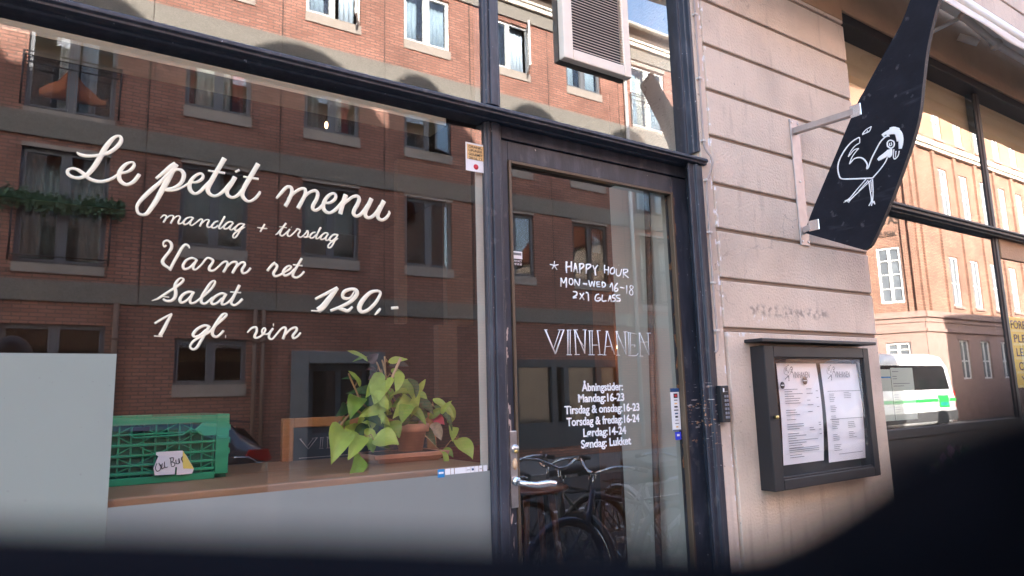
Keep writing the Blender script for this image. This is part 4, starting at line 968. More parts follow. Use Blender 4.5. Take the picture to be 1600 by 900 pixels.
text_mesh("CONTACT", "print", M['white'], S, 0.040, 0.0065, (1.243, 0.0796, 1.9815), depth=0.0003, bold=0.008)
text_mesh("22 40 20 20", "print", M['white'], S, 0.040, 0.0065, (1.243, 0.0796, 1.9715), depth=0.0003, bold=0.008)
MB().box(1.246, 1.282, 0.0790, 0.0795, 2.004, 2.012).build("print", M['grey_ink'], S)
S = sticker("payment_sticker", 1.9405, 1.986, 1.404, 1.546, 0.0796, M['white'], "tall white payment card sticker at the right edge of the door glass")
MB().box(1.9405, 1.986, 0.0789, 0.0800, 1.5462, 1.560).build("blue_header", M['navy'], S)
MB().box(1.9415, 1.985, 0.0789, 0.0795, 1.4045, 1.4085).build("blue_footer", M['navy'], S)
MB().box(1.956, 1.977, 0.0789, 0.0795, 1.524, 1.541).build("card_mark", M['black'], S); MB().box(1.961, 1.972, 0.0783, 0.0788, 1.528, 1.537).build("card_mark", M['red'], S)
for k, (w, hh, mt) in enumerate(((.018,.004,'grey_ink'),(.014,.005,'tan'),(.017,.006,'ink'),(.022,.004,'ink'),(.016,.005,'navy'),(.014,.007,'ink'),(.016,.003,'grey_ink'),(.020,.003,'grey_ink'),(.012,.006,'tan'))):
    z = 1.516-k*0.0122; MB().box(1.9655-w/2, 1.9655+w/2, 0.0789, 0.0795, z-hh/2, z+hh/2).build("card_mark", M[mt], S)
S = sticker("blue_card_sticker", 1.953, 1.984, 1.371, 1.400, 0.0796, M['royal'], "small royal blue square sticker under the payment card sticker")
MB().box(1.962, 1.975, 0.0789, 0.0795, 1.384, 1.392).build("card_mark", M['white'], S)
xs = [(0.957,0.979,'blue'),(0.981,0.998,'white'),(1.000,1.010,'white'),(1.013,1.050,'white'),(1.051,1.066,'white'),(1.067,1.080,'white'),(1.081,1.093,'white'),(1.095,1.106,'white'),(1.110,1.124,'white')]
for k, (a, b, mt) in enumerate(xs):
    lab = ["blue card sticker at the left end of the sticker row below the plant", "square white card sticker next to the blue one in the row", "small round-cornered white sticker third in the row below the plant",
           "widest white card sticker in the row below the plant", "white card sticker right of the widest one in the row", "white card sticker with a dark blue swoosh in the row", "blank white card sticker right of the swoosh one",
           "white card sticker with a grey line near the end of the row", "pinkish white round sticker at the right end of the row"][k]
    S = sticker("card_sticker", a, b, 1.3265+(0.002 if k else -0.004), 1.3455, 0.0648, M[mt], lab, 0.0, "card stickers in a row at the top of the frosted band")
    if k == 0: MB().box(a+.003, b-.004, 0.0641, 0.0647, 1.333, 1.338).build("card_mark", M['white'], S)
    if k == 5: MB().box(a+.003, b-.003, 0.0641, 0.0647, 1.334, 1.340).build("card_mark", M['navy'], S)
    if k in (4, 7): MB().box(a+.002, b-.002, 0.0641, 0.0647, 1.336, 1.3375).build("card_mark", M['grey_ink'], S)
o = MB(); o.lathe([(0.0,-0.0004),(0.0092,-0.0004),(0.0092,0.0004),(0.0,0.0004)], (1.2185, 0.0556, 1.342), 20, axis='y')
for i, vv in enumerate(o.v): o.v[i] = (vv[0], vv[1], 1.342+(vv[2]-1.342)*1.9)
tag(o.build("oval_sticker", M['ochre']), "worn ochre oval sticker on the steel lock plate", "sticker")

# ------------------------------------------------------------------ keypad and cable
K = thing("door_keypad", (2.124, -0.01, 1.43), "slim black door keypad with two columns of grey keys beside the door post", "keypad")
MB().box(2.102, 2.1465, -0.022, 0.0015, 1.430, 1.565).build("housing", M['black'], K, 0.003)
for r_ in range(6):
    for c_ in range(2):
        MB().box(2.1165+c_*.0135, 2.1265+c_*.0135, -0.0245, -0.0225, 1.443+r_*.0155, 1.4525+r_*.0155).build("key", M['key'], K, 0.001)
MB().box(2.112, 2.118, -0.0245, -0.0225, 1.541, 1.556).build("status_window", M['white'], K); MB().box(2.1185, 2.137, -0.0245, -0.0225, 1.541, 1.5445).build("status_window", M['grey_ink'], K)
C_ = thing("cable", (2.13, -0.006, 1.69), "thin painted cable clipped along the door post and bending round the transom end", "cable")
path = [(2.136,-0.004,3.39),(2.134,-0.004,3.1),(2.131,-0.004,2.8),(2.128,-0.004,2.56),(2.131,-0.008,2.50),(2.146,-0.02,2.465),(2.148,-0.022,2.43),(2.136,-0.012,2.385),(2.128,-0.004,2.34),(2.125,-0.004,2.1),(2.123,-0.004,1.9),(2.126,-0.004,1.80),(2.124,-0.005,1.735),(2.113,-0.010,1.700),(2.102,-0.006,1.690)]
MB().tube(catmull(path, 5), 0.0042, 8).build("cable_run", M['cable'], C_)
for z, x in ((3.08,2.134),(2.80,2.131),(2.535,2.129),(2.372,2.131),(2.16,2.1255),(1.96,2.1235),(1.775,2.1255)):
    cb = MB(); cb.box(x-.008, x+.006, -0.010, 0.006, z-.004, z+.004); cb.ball((x+.009, -0.005, z), 0.005, 0, 8); cb.build("clip", M['clip'], C_)

# ------------------------------------------------------------------ bottle shaped hanging sign with a drawn rooster
DZ = 0.25
T = thing("bottle_sign", (2.754, 0.0, 1.93), "large black bottle-shaped wooden sign with a white drawn rooster on a steel bracket", "sign")
out = catmull([(-0.014,1.972),(-0.06,2.061),(-0.163,2.229),(-0.300,2.452),(-0.340,2.504),(-0.389,2.566),(-0.450,2.640),(-0.514,2.718),(-0.563,2.806),(-0.640,2.950),(-0.700,3.070)], 4) \
    + [(-0.706,3.085),(-0.790,3.045),(-0.793,3.030)] \
    + catmull([(-0.793,3.030),(-0.728,2.895),(-0.661,2.752),(-0.602,2.594),(-0.568,2.452),(-0.537,2.319),(-0.479,2.180),(-0.384,1.998),(-0.321,1.893)], 4) + [(-0.300,1.862),(-0.285,1.852),(-0.268,1.847)]
out = [(y, z+DZ) for y, z in out]
bm_ = MB(); n = len(out); xa, xb = 2.7425, 2.7655
bm_.add([(xa, y, z) for y, z in out], [tuple(range(n))], 0); bm_.add([(xb, y, z) for y, z in out], [tuple(range(n))[::-1]], 0)
bm_.add([(xa, y, z) for y, z in out]+[(xb, y, z) for y, z in out], [(i, (i+1) % n, n+(i+1) % n, n+i) for i in range(n)], 1)
bo_ = bm_.build("board", [M['board'], M['board_edge']], T); q = bo_.modifiers.new("worn_rim", 'BEVEL'); q.width = 0.0022; q.segments = 1; q.limit_method = 'ANGLE'; q.angle_limit = R(50); q.material = 1
strokes_mesh(STROKES['rooster'], 'x', 2.7418, "rooster_drawing", M['white'], T, half=0.0009)
MB().box(2.722, 2.787, -0.008, 0.0, 2.168, 2.750).build("wall_plate", M['alu'], T, 0.002)
a1 = MB(); a1.obox((2.754,-0.008,2.697), (2.754,-0.290,2.684), 0.030, 0.028); a1.build("arm", M['alu'], T, 0.002)
a2 = MB(); a2.obox((2.754,-0.008,2.235), (2.754,-0.045,2.242), 0.030, 0.028); a2.build("arm", M['alu'], T, 0.002)
MB().box(2.7395, 2.7685, -0.322, -0.272, 2.658, 2.712).build("clamp", M['bright'], T, 0.003); MB().box(2.7395, 2.7685, -0.088, -0.036, 2.222, 2.270).build("clamp", M['bright'], T, 0.003)
for zz in (2.185, 2.46, 2.735):
    for xx in ((2.733, 2.776) if zz != 2.46 else (2.755,)):
        q = MB(); q.lathe([(0.0045,-0.0105),(0.0045,-0.0082)], (xx, 0.0, zz), 10, axis='y'); q.build("screw", M['steel'], T)

# ------------------------------------------------------------------ menu display case
E = thing("menu_case", (2.67, -0.04, 1.165), "dark framed wall display case holding two menu sheets", "display case")
f = MB(); X0, X1, Z0, Z1, YF = 2.318, 3.064, 1.163, 1.716, -0.066
f.box(X0, X0+.058, YF, 0.0, Z0, Z1); f.box(X1-.046, X1, YF, 0.0, Z0, Z1); f.box(X0+.058, X1-.046, YF, 0.0, Z1-.045, Z1); f.box(X0+.058, X1-.046, YF, 0.0, Z0, Z0+.040)
f.build("frame", M['case'], E, 0.003)
f = MB(); a, b, c, dd = X0+.058, X1-.046, Z0+.040, Z1-.045
f.box(a, a+.006, -0.060, -0.050, c, dd); f.box(b-.006, b, -0.060, -0.050, c, dd); f.box(a+.006, b-.006, -0.060, -0.050, dd-.006, dd); f.box(a+.006, b-.006, -0.060, -0.050, c, c+.008)
f.build("inner_frame", M['case'], E, 0.0015)
MB().box(a, b, -0.006, -0.0005, c, dd).build("back_panel", M['slate'], E)
pane("glass", a+.006, b-.006, c+.008, dd-.006, -0.056, -0.053, M['glass_case'], E)
MB().box(2.285, 3.105, -0.084, 0.0, 1.729, 1.743).build("canopy", M['case'], E, 0.003)
kk = MB(); kk.lathe([(0.007,-0.012),(0.007,0.0)], (2.352, YF-.001, 1.440), 14, axis='y'); kk.build("knob", M['brass'], E)
def sheet(x0, x1, z0, z1, label, kind):
    mb = MB(); nx, nz = 2, 10; vv = []
    for i in range(nz+1):
        t = i/nz
        for x in (x0, x1): vv.append((x+(0.006*math.sin(t*3) if kind else -0.008*(1-t)**2), -0.028-0.010*math.sin(t*math.pi)*(1 if x == x1 else .4), z0+(z1-z0)*t))
    fs = [(2*i, 2*i+1, 2*i+3, 2*i+2) for i in range(nz)]
    mb.add(vv, fs); o = mb.build("menu_sheet", M['paper']); o.data.materials[0] = M['paper']
    sm = o.modifiers.new("thickness", 'SOLIDIFY'); sm.thickness = 0.0008; sm.offset = 1
    tag(o, label, "menu sheet", "menu sheets in the wall case")
    text_mesh("VINHANEN", "heading", M['grey_ink'], o, 0.115, 0.026, (x0+.085, -0.0405, z1-.060), depth=0.0003)
    st = [[x*1000 for x in q] for q in ([],)]
    mini = [[(x0+.04+sx*.00042)*1000 if i % 3 == 0 else 0 for i, sx in enumerate([])]]
    ro = []
    for stx in STROKES['rooster']:
        r2 = []
        for i in range(0, len(stx), 3):
            r2 += [(x0+.052)*1000+(-stx[i]-300)*0.22, (z1-.042)*1000+(stx[i+1]-2420)*0.20, 1.1]
        ro.append(r2)
    strokes_mesh(ro, 'y', -0.0405, "small_rooster", M['ink'], o, half=0.0004)
    ln = MB(); rnd = random.Random(3+kind); z = z1-.105
    if kind == 0:
        while z > z0+.02:
            if rnd.random() < .85:
                ln.box(x0+.022, x0+.022+rnd.uniform(.05,.12), -0.0402, -0.0398, z-.0012, z+.0012)
            if rnd.random() < .55 and z > z0+.12: ln.box(x0+.17, x0+.17+rnd.uniform(.02,.045), -0.0402, -0.0398, z-.0012, z+.0012)
            if rnd.random() < .3 and z > z0+.1: ln.box(x0+.235, x0+.25, -0.0402, -0.0398, z-.0012, z+.0012)
            z -= 0.0092
        for zz in (z0+.092, z0+.062, z0+.055, z0+.048): ln.box(x0+.022, x1-.05, -0.0402, -0.0398, zz-.001, zz+.001)
    else:
        for zz in (z1-.118, z0+.176): ln.box(x0+.02, x1-.03, -0.0402, -0.0398, zz-.001, zz+.001)
        for bx, zz, nl in ((.03,z1-.13,5),(.14,z1-.125,4),(.03,z1-.18,4),(.03,z1-.222,4),(.03,z0+.16,4),(.15,z0+.16,4),(.03,z0+.112,4),(.15,z0+.118,4),(.03,z0+.07,4)):
            for q in range(nl): ln.box(x0+bx, x0+bx+rnd.uniform(.03,.058), -0.0402, -0.0398, zz-q*.0075-.001, zz-q*.0075+.001)
        ln.box(x0+.06, x1-.06, -0.0402, -0.0398, z0+.03, z0+.032)
    ln.build("print_lines", M['grey_ink'], o)
    return o
so = sheet(2.440, 2.712, 1.250, 1.649, "left menu sheet with two black round marks in the wall case", 0)
for cx, cz, r_ in ((2.452, 1.561, .014), (2.605, 1.578, .0165)):
    q = MB(); q.lathe([(0.0,-0.0005),(r_,-0.0005),(r_,0.0005),(0.0,0.0005)], (cx, -0.0405, cz), 22, axis='y'); q.build("black_dot", M['ink'], so)
    MB().box(cx-r_*.7, cx+r_*.7, -0.0418, -0.0412, cz-.002, cz+.002).build("dot_print", M['white'], so)
sheet(2.740, 3.043, 1.238, 1.649, "right menu sheet with text in separate blocks in the wall case", 1)

# ------------------------------------------------------------------ right shop window
rw = MB()
rw.prism([(0.11,2.494),(0.076,2.494),(0.02,2.490),(0.0,2.486),(0.0,2.474),(0.010,2.470),(0.010,2.456),(0.03,2.450),(0.03,2.444),(0.11,2.444)], 'x', 3.2755, 8.95)
for z0_, z1_ in ((0.0, 2.443), (2.4945, 3.40)):
    rw.prism([(4.862,0.11),(4.862,0.062),(4.885,0.060),(4.888,0.055),(4.916,0.055),(4.920,0.060),(4.945,0.062),(4.945,0.11)], 'z', z0_, z1_); rw.box(7.0, 7.09, 0.02, 0.11, z0_, z1_)
    rw.box(8.86, 8.95, 0.02, 0.11, z0_, z1_)
    rw.box(3.2755, 3.300, 0.03, 0.11, z0_, z1_)
rw.box(3.2755, 8.95, 0.012, 0.13, 3.4005, 3.4545)
rw.box(3.300, 4.861, 0.045, 0.11, 1.290, 1.336); rw.box(3.300, 4.861, 0.05, 0.10, 0.0, 1.2895)
rw.box(7.09, 8.86, 0.01, 0.11, 1.290, 1.336); rw.box(7.09, 8.86, 0.03, 0.10, 0.0, 1.2895)
Rw = rw.build("shop_window", M['case'], B, 0.0025)
Rw["label"] = "right hand shop window with dark mullion and low panel"
for x0_, x1_, z0_, z1_ in ((3.300,4.862,1.336,2.444),(3.300,4.862,2.494,3.401),(4.944,7.0,2.494,3.401),(4.944,7.0,0.45,2.320),(7.09,8.86,1.336,2.444),(7.09,8.86,2.494,3.401)):
    pane("glass", x0_, x1_, z0_, z1_, 0.068, 0.074, M['glass_right'], Rw)
MB().box(4.946, 7.0, 0.055, 0.10, 2.320, 2.4435).build("door_head", M['lintel'], Rw, 0.003)
MB().box(4.946, 7.0, 0.055, 0.10, 0.0, 0.45).build("bottom_panel", M['case'], Rw, 0.003)
S = sticker("notice_board", 4.972, 5.46, 1.512, 1.952, 0.0755, M['yellow'], "yellow notice with large black capitals behind the right hand glass")
S["category"] = "notice"
for k, t in enumerate(("FOREKOM", "PLEASE", "LEAVE", "CLOSED", "YES")):
    zc = 1.905-k*0.087
    MB().box(4.9905, 5.4595, 0.0746, 0.0752, zc-.045, zc-.030).build("pale_band", M['yellow_pale'], S)
    text_mesh(t, "print", M['ink'], S, 0.075*len(t)*.8, 0.050, (4.993 if k == 0 else 5.004+.01*k, 0.0748, zc-.024), depth=0.0003, bold=0.012)
S = sticker("notice_sheet", 3.508, 3.724, 1.376, 1.635, 0.0762, M['notice'], "pale green printed sheet inside the right hand window, the one farther from the pier"); S["category"] = "notice"
ln = MB()
for k, w in enumerate((.06,.0,.04,.04,.0,.16,.10)):
    if w: ln.box(3.52, 3.52+w, 0.0753, 0.0760, 1.615-k*.012, 1.618-k*.012)
for k in range(8): ln.box(3.515, 3.56, 0.0753, 0.0760, 1.50-k*.012, 1.502-k*.012)
ln.build("print_lines", M['grey_ink'], S)
S = sticker("notice_sheet", 3.305, 3.504, 1.376, 1.628, 0.0766, M['notice'], "pale green printed sheet with a blue bar, next to the grooved pier"); S["category"] = "notice"
MB().box(3.38, 3.50, 0.0757, 0.0764, 1.585, 1.592).build("blue_bar", M['blue'], S)

# ------------------------------------------------------------------ awning
A = thing("awning", (4.5, 0.0, 3.6), "white retracted cloth awning with a sagging valance above the right shop window", "awning")
fr = MB(); fr.tube([(2.30,-0.300,3.530),(8.9,-0.300,3.530)], 0.030, 14); fr.build("front_bar", M['awning'], A)
MB().tube([(2.32,-0.085,3.80),(8.9,-0.085,3.80)], 0.060, 16).build("fabric_roll", M['awning'], A)
cl = MB(); nn = 60; vv = []
for i in range(nn+1):
    x = 2.31+6.58*i/nn
    for j in range(5):
        t = j/4; sag = 0.008*math.sin(t*math.pi)*(1+.3*math.sin(x*1.3))
        vv.append((x, -0.10-0.20*t, 3.845-0.295*t-sag))
cl.add(vv, [(i*5+j, (i+1)*5+j, (i+1)*5+j+1, i*5+j+1) for i in range(nn) for j in range(4)], 0, True)
co = cl.build("canopy_cloth", M['awning'], A); mo = co.modifiers.new("thickness", 'SOLIDIFY'); mo.thickness = 0.0015
vl = MB(); vv = []; nn = 160
for i in range(nn+1):
    x = 2.31+6.58*i/nn; dpt = 0.058+0.004*math.sin(x*3.1+1.0)+0.003*math.sin(x*11.7)
    for j in range(4):
        t = j/3; vv.append((x, -0.318+0.005*math.sin(x*7+t*2)*t-.004*t, 3.515-dpt*t))
vl.add(vv, [(i*4+j, (i+1)*4+j, (i+1)*4+j+1, i*4+j+1) for i in range(nn) for j in range(3)], 0, True)
vo_ = vl.build("valance", M['awning'], A); mo = vo_.modifiers.new("thickness", 'SOLIDIFY'); mo.thickness = 0.0015
for xa_ in (3.35, 4.55, 7.6):
    ar = MB(); ar.tube([(xa_, -0.02, 3.66), (xa_+.06, -0.10, 3.60)], 0.022, 10); ar.build("arm_bracket", M['awning_metal'], A)
ar = MB(); ar.tube([(4.12,-0.215,3.575),(4.62,-0.185,3.555),(6.9,-0.185,3.55)], 0.020, 10); ar.ball((4.62,-0.185,3.555), 0.036, 0, 12); ar.build("folding_arm", M['awning_metal'], A)
ar = MB(); ar.tube([(3.30,-0.215,3.575),(3.75,-0.185,3.57)], 0.020, 10); ar.build("folding_arm", M['awning_metal'], A)
ar = MB(); ar.tube([(4.02,-0.06,3.50),(4.14,-0.20,3.575)], 0.012, 8); ar.build("arm_strut", M['awning_metal'], A)

# ------------------------------------------------------------------ planter with heather below the right window
P = thing("planter", (4.0, -0.16, 0.0), "black trough of pinkish heather under the right shop window", "planter")
MB().box(3.30, 4.85, -0.30, -0.02, 0.0, 0.86).build("trough", M['planter'], P, 0.01)
fl = MB(); rnd = random.Random(11)
for k in range(1500):
    x = rnd.uniform(3.30, 4.86); y = rnd.uniform(-0.33, 0.0); hgt = 0.88+0.34*math.sqrt(rnd.random())*(0.75+.3*math.sin(x*7)); a = rnd.uniform(0, 6.28); tl = rnd.uniform(-.5,.5)
    d1 = Vector((math.cos(a), math.sin(a), tl))*0.018; d2 = Vector((0.2*math.sin(a), 0.2*math.cos(a), 1))*0.030; c = Vector((x, y, hgt))
    fl.add([c-d1, c-d2, c+d1, c+d2], [(0,1,2,3)], 0 if rnd.random() < .45 else 1)
fo = fl.build("foliage", [M['heather'], M['heather_g']], P)
# ------------------------------------------------------------------ inside the shop
structure(MB().box(-4.0, 3.2, 0.115, 6.0, 0.0, 0.12).build("interior_floor", M['floor']))
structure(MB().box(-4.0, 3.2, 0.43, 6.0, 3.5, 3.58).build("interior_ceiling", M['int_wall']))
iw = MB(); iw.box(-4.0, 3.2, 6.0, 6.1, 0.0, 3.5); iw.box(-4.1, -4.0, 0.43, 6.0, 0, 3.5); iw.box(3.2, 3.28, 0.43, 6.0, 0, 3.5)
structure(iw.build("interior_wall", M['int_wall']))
structure(MB().box(2.036, 2.116, 0.121, 0.46, 0.12, 2.45).build("interior_reveal_wall", M['int_pale']))
structure(MB().box(-1.7, 1.095, 0.24, 0.36, 2.472, 2.572).build("interior_beam", M['int_beige']))
structure(MB().box(1.10, 2.117, 0.43, 0.55, 3.34, 3.5).build("interior_bulkhead", M['int_beige']))
# right hand shop interior
structure(MB().box(3.28, 9.0, 0.12, 4.0, 0.0, 0.1).build("interior_floor", M['floor']))
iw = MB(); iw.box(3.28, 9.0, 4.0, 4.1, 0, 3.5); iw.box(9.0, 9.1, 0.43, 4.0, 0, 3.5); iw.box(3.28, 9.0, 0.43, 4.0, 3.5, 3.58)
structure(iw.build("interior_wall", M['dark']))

structure(MB().box(3.30, 8.9, 0.12, 0.22, 3.02, 3.455).build("interior_beam", M['int_ochre']))
# counter behind the window
ct = thing("window_counter", (-0.2, 0.42, 0.12), "oak counter running behind the large shop window", "counter")
cb = MB(); cb.box(-1.5, 1.155, 0.083, 0.42, 1.285, 1.345); cb.box(-1.5, 1.105, 0.4205, 0.77, 1.285, 1.345)
cb.build("counter_top", M['oak'], ct, 0.004)
MB().box(-1.5, 1.05, 0.70, 0.76, 0.12, 1.284).build("counter_front", M['int_wall'], ct)
# slate sign standing on the counter
sg = thing("slate_sign", (0.95, 0.73, 1.345), "orange wood framed slate sign reading VINHANEN standing behind the plant", "sign")
f = MB(); f.box(0.700, 0.738, 0.715, 0.745, 1.3455, 1.492); f.box(1.258, 1.296, 0.715, 0.745, 1.3455, 1.492); f.box(0.738, 1.258, 0.715, 0.745, 1.459, 1.492)
f.build("frame", M['oak_dark'], sg, 0.003)
MB().box(0.738, 1.258, 0.724, 0.736, 1.3455, 1.459).build("slate", M['slate'], sg)
rv = []
for st in STROKES['VINHANEN']:
    r2 = []
    for i in range(0, len(st), 3): r2 += [764+(st[i]-1372)*0.78, 1376+(st[i+1]-1668)*0.46, max(1.2, st[i+2]*0.55)]
    rv.append(r2)
strokes_mesh(rv, 'y', 0.7232, "lettering", M['grey_ink'] if False else M['alu'], sg, half=0.0006)
MB().box(0.760, 1.20, 0.722, 0.7238, 1.3525, 1.3545).build("chalk_line", M['alu'], sg)

# green folding crate
cr = thing("green_crate", (0.15, 0.45, 1.345), "green plastic folding crate lying on the counter beside the frosted panel", "crate")
x0, x1, y0, y1, z0, z1 = -0.150, 0.446, 0.352, 0.72, 1.3455, 1.521
b = MB(); b.box(x0+.01, x1-.01, y0+.014, y0+.018, z0+.006, z1-.012); b.box(x0, x0+.012, y0+.02, y1, z0, z1); b.box(x1-.012, x1, y0+.02, y1, z0, z1); b.box(x0+.012, x1-.012, y1-.012, y1, z0, z1); b.box(x0+.012, x1-.012, y0+.02, y1-.012, z0, z0+.01)
b.build("crate_body", M['crate_in'], cr)
l = MB()
l.box(x0, x1-.034, y0-.004, y0+.014, z1-.022, z1-.002); l.box(x0, x1-.034, y0-.002, y0+.014, z0, z0+.018)
for zz, t in ((1.474,.005),(1.4465,.007),(1.4195,.006),(1.3945,.006),(1.3735,.008)): l.box(x0, x1-.034, y0, y0+.0138, zz-t/2, zz+t/2)
k = 0; x = x0+.004
while x < x1-.04:
    l.box(x, x+.004, y0+.003, y0+.0135, z0+.018, z1-.022); x += 0.029; k += 1
zs = [1.499,1.474,1.4465,1.4195,1.3945,1.3735]
for q in range(11):
    xa = x0+.006+q*.0515
    for zi in range(5):
        if (q+zi) % 2: l.obox((xa, y0+.006, zs[zi]), (xa+.047, y0+.006, zs[zi+1]), 0.003, 0.006, (0,1,0))
        else: l.obox((xa+.047, y0+.006, zs[zi]), (xa, y0+.006, zs[zi+1]), 0.003, 0.006, (0,1,0))
l.box(x1-.034, x1, y0-.004, y0+.02, z0+.012, z1); l.box(x1-.030, x1-.004, y0-.007, y0-.0042, 1.452, 1.462)
for zz in (1.41, 1.44, 1.475): l.box(x1-.010, x1+.004, y0-.002, y0+.018, zz, zz+.016)
l.box(x0+.25, x0+.40, y0-.003, y0+.016, z1-.002, z1+.004)
l.build("lattice_front", M['crate'], cr, 0.0012, 1)
lt = MB(); pts = [(0.355,1.480),(0.375,1.500),(0.412,1.500),(0.412,1.462),(0.375,1.462)]; lt.prism(pts, 'y', y0-.009, y0-.0045); lt.build("latch", M['crate'], cr, 0.003)
MB().box(0.205, 0.245, y0-.0032, y0-.0008, 1.482, 1.494).build("hand_hole", M['black'], cr); 
h_ = MB(); h_.tube([(0.195,y0-.004,1.478),(0.21,y0-.004,1.466),(0.325,y0-.004,1.468),(0.345,y0-.004,1.482)], 0.0025, 6); h_.build("handle_rib", M['crate'], cr)
nt_ = MB(); pp = [(0.263,1.427),(0.262,1.420),(0.268,1.416),(0.258,1.386),(0.262,1.3665),(0.310,1.366),(0.3105,1.384),(0.3145,1.384),(0.3145,1.3635),(0.352,1.364),(0.357,1.376),(0.337,1.412),(0.326,1.4265)]
nt_.prism(pp, 'y', 0.3405, 0.3415)
no = tag(nt_.build("paper_note", M['paper']), "torn paper note with handwriting stuck on the green crate", "note")
tp = MB(); tp.prism([(0.3275,1.4262),(0.336,1.4115),(0.3565,1.3765),(0.330,1.379),(0.327,1.40)], 'y', 0.3397, 0.3403); tp.build("yellowed_tape", M['yellow_pale'], no)
strokes_mesh(STROKES['crate note'], 'y', 0.3398, "handwriting", M['ink'], no, half=0.0004)

# ------------------------------------------------------------------ potted plant
pl = thing("potted_plant", (1.045, 0.42, 1.375), "lime green leafy plant trailing from a small terracotta pot", "plant")
pt = MB(); pt.lathe([(0.040,0.0),(0.052,0.062),(0.0525,0.062),(0.062,0.062),(0.064,0.088),(0.056,0.090),(0.053,0.072),(0.0,0.070)], (1.047, 0.43, 1.3755), 28); pt.build("pot", M['terracotta'], pl)
sl = MB(); sl.lathe([(0.0,0.0),(0.051,0.0),(0.050,0.006),(0.0,0.012)], (1.047, 0.43, 1.447), 20); sl.build("soil", M['soil'], pl)
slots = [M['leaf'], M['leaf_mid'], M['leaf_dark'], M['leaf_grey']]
rnd = random.Random(5)
def leaf(mb, bx, by, bz, tx, ty, tz, w, mi):
    w *= 1.02; Bp = Vector((bx,by,bz)); Tp = Vector((tx,ty,tz)); ax = Tp-Bp; L_ = ax.length; a = ax.normalized()
    n0 = Vector((rnd.uniform(-.35,.35), -1.0, rnd.uniform(.15,.7))); s_ = a.cross(n0).normalized(); n_ = s_.cross(a).normalized()
    tt = [0,.05,.14,.27,.42,.57,.71,.84,.94,1]; pf = [.06,.46,.82,1,.98,.86,.68,.42,.18,.02]
    fold = rnd.uniform(.16,.55); arch = rnd.uniform(.05,.22); ph = rnd.uniform(0,6); bend = rnd.uniform(-.08,.08)
    v = []
    for i, t in enumerate(tt):
        c = Bp+a*(L_*t)+n_*(arch*L_*math.sin(t*2.6))+s_*(bend*L_*math.sin(t*3.1))
        for j, u in enumerate((-1,-.66,-.33,0,.33,.66,1)):
            hw = w*.5*pf[i]; wav = .06*w*math.sin(ph+t*9+u*2)*abs(u)
            rib = -.015*w if abs(u) < .1 else 0
            v.append(c+s_*(u*hw)+n_*(fold*hw*abs(u)**1.3+wav+rib))
    nl = len(tt)
    mb.add(v, [(i*7+j, (i+1)*7+j, (i+1)*7+j+1, i*7+j+1) for i in range(nl-1) for j in range(6)], mi, True)
fo = MB(); dk = MB(); dr = MB()
for q in LEAVES:
    c = q[7]
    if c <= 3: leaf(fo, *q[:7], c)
    elif c == 4: leaf(dk, *q[:7], 0)
    elif c == 5: leaf(dr, *q[:7], 0)
    else: leaf(dr, *q[:7], 1)
for k in range(14):
    a = rnd.uniform(0, 6.28); r_ = rnd.uniform(.02,.09); zz = rnd.uniform(1.47,1.60)
    bx, by = 1.02+.02*math.cos(a), .46; tx = bx-0.03+.11*math.cos(a)
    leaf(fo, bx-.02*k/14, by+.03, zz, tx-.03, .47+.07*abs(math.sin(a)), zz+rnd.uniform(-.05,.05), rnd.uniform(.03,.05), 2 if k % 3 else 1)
for k in range(46):
    u = rnd.random(); bx = 0.83+.30*u; bz = 1.43+.20*math.sin(math.pi*min(1, max(0, .1+.8*u)))*rnd.random()+.02; by = rnd.uniform(.33, .50)
    a = rnd.uniform(-2.6, -.5) if rnd.random() < .7 else rnd.uniform(-.4, 3.4); ln_ = rnd.uniform(.045, .095)
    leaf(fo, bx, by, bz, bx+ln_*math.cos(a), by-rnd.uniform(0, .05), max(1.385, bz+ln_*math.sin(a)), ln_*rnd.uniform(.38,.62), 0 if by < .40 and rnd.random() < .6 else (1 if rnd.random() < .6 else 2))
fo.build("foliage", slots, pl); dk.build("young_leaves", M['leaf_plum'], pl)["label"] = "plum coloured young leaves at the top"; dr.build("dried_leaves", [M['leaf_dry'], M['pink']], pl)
sm = MB()
for i, s_ in enumerate(STEMS):
    pts = catmull(s_, 6); sm.tube(pts, [0.0042 if i == 3 else 0.0030]*len(pts), 7)
for q in LEAVES:
    bp = Vector(q[0:3]); best = min((Vector(p) for s_ in STEMS for p in catmull(s_, 6)), key=lambda p: (p-bp).length)
    md = (bp+best)/2+Vector((0,0,.012)); sm.tube([best, md, bp], 0.0016, 6)
sm.build("stem", M['stem'], pl)
MB().tube([(1.040,0.425,1.44),(0.942,0.41,1.56),(0.997,0.40,1.684)][1:], 0.0048, 8).build("stake", M['stake'], pl)
ty = thing("plant_tray", (1.0, 0.42, 1.345), "rectangular terracotta tray under the small plant pot", "tray")
t_ = MB()
def ring(x0,x1,y0,y1,z): return [(x0,y0,z),(x1,y0,z),(x1,y1,z),(x0,y1,z)]
rs = [ring(0.905,1.115,0.360,0.500,1.3455), ring(0.893,1.127,0.348,0.512,1.356), ring(0.893,1.127,0.348,0.512,1.358), ring(0.880,1.140,0.335,0.525,1.361), ring(0.876,1.144,0.331,0.529,1.374), ring(0.890,1.130,0.345,0.515,1.375), ring(0.900,1.120,0.355,0.505,1.364)]
vv = [p for r_ in rs for p in r_]; t_.add(vv, [(0,3,2,1)]+[(i*4+j, i*4+(j+1) % 4, (i+1)*4+(j+1) % 4, (i+1)*4+j) for i in range(len(rs)-1) for j in range(4)]+[tuple(len(vv)-4+j for j in range(4))])
t_.build("tray_body", M['terracotta'], ty, 0.003)
t_ = MB(); t_.box(0.90, 1.12, 0.355, 0.505, 1.3645, 1.374); t_.build("gravel_fill", M['soil'], ty)

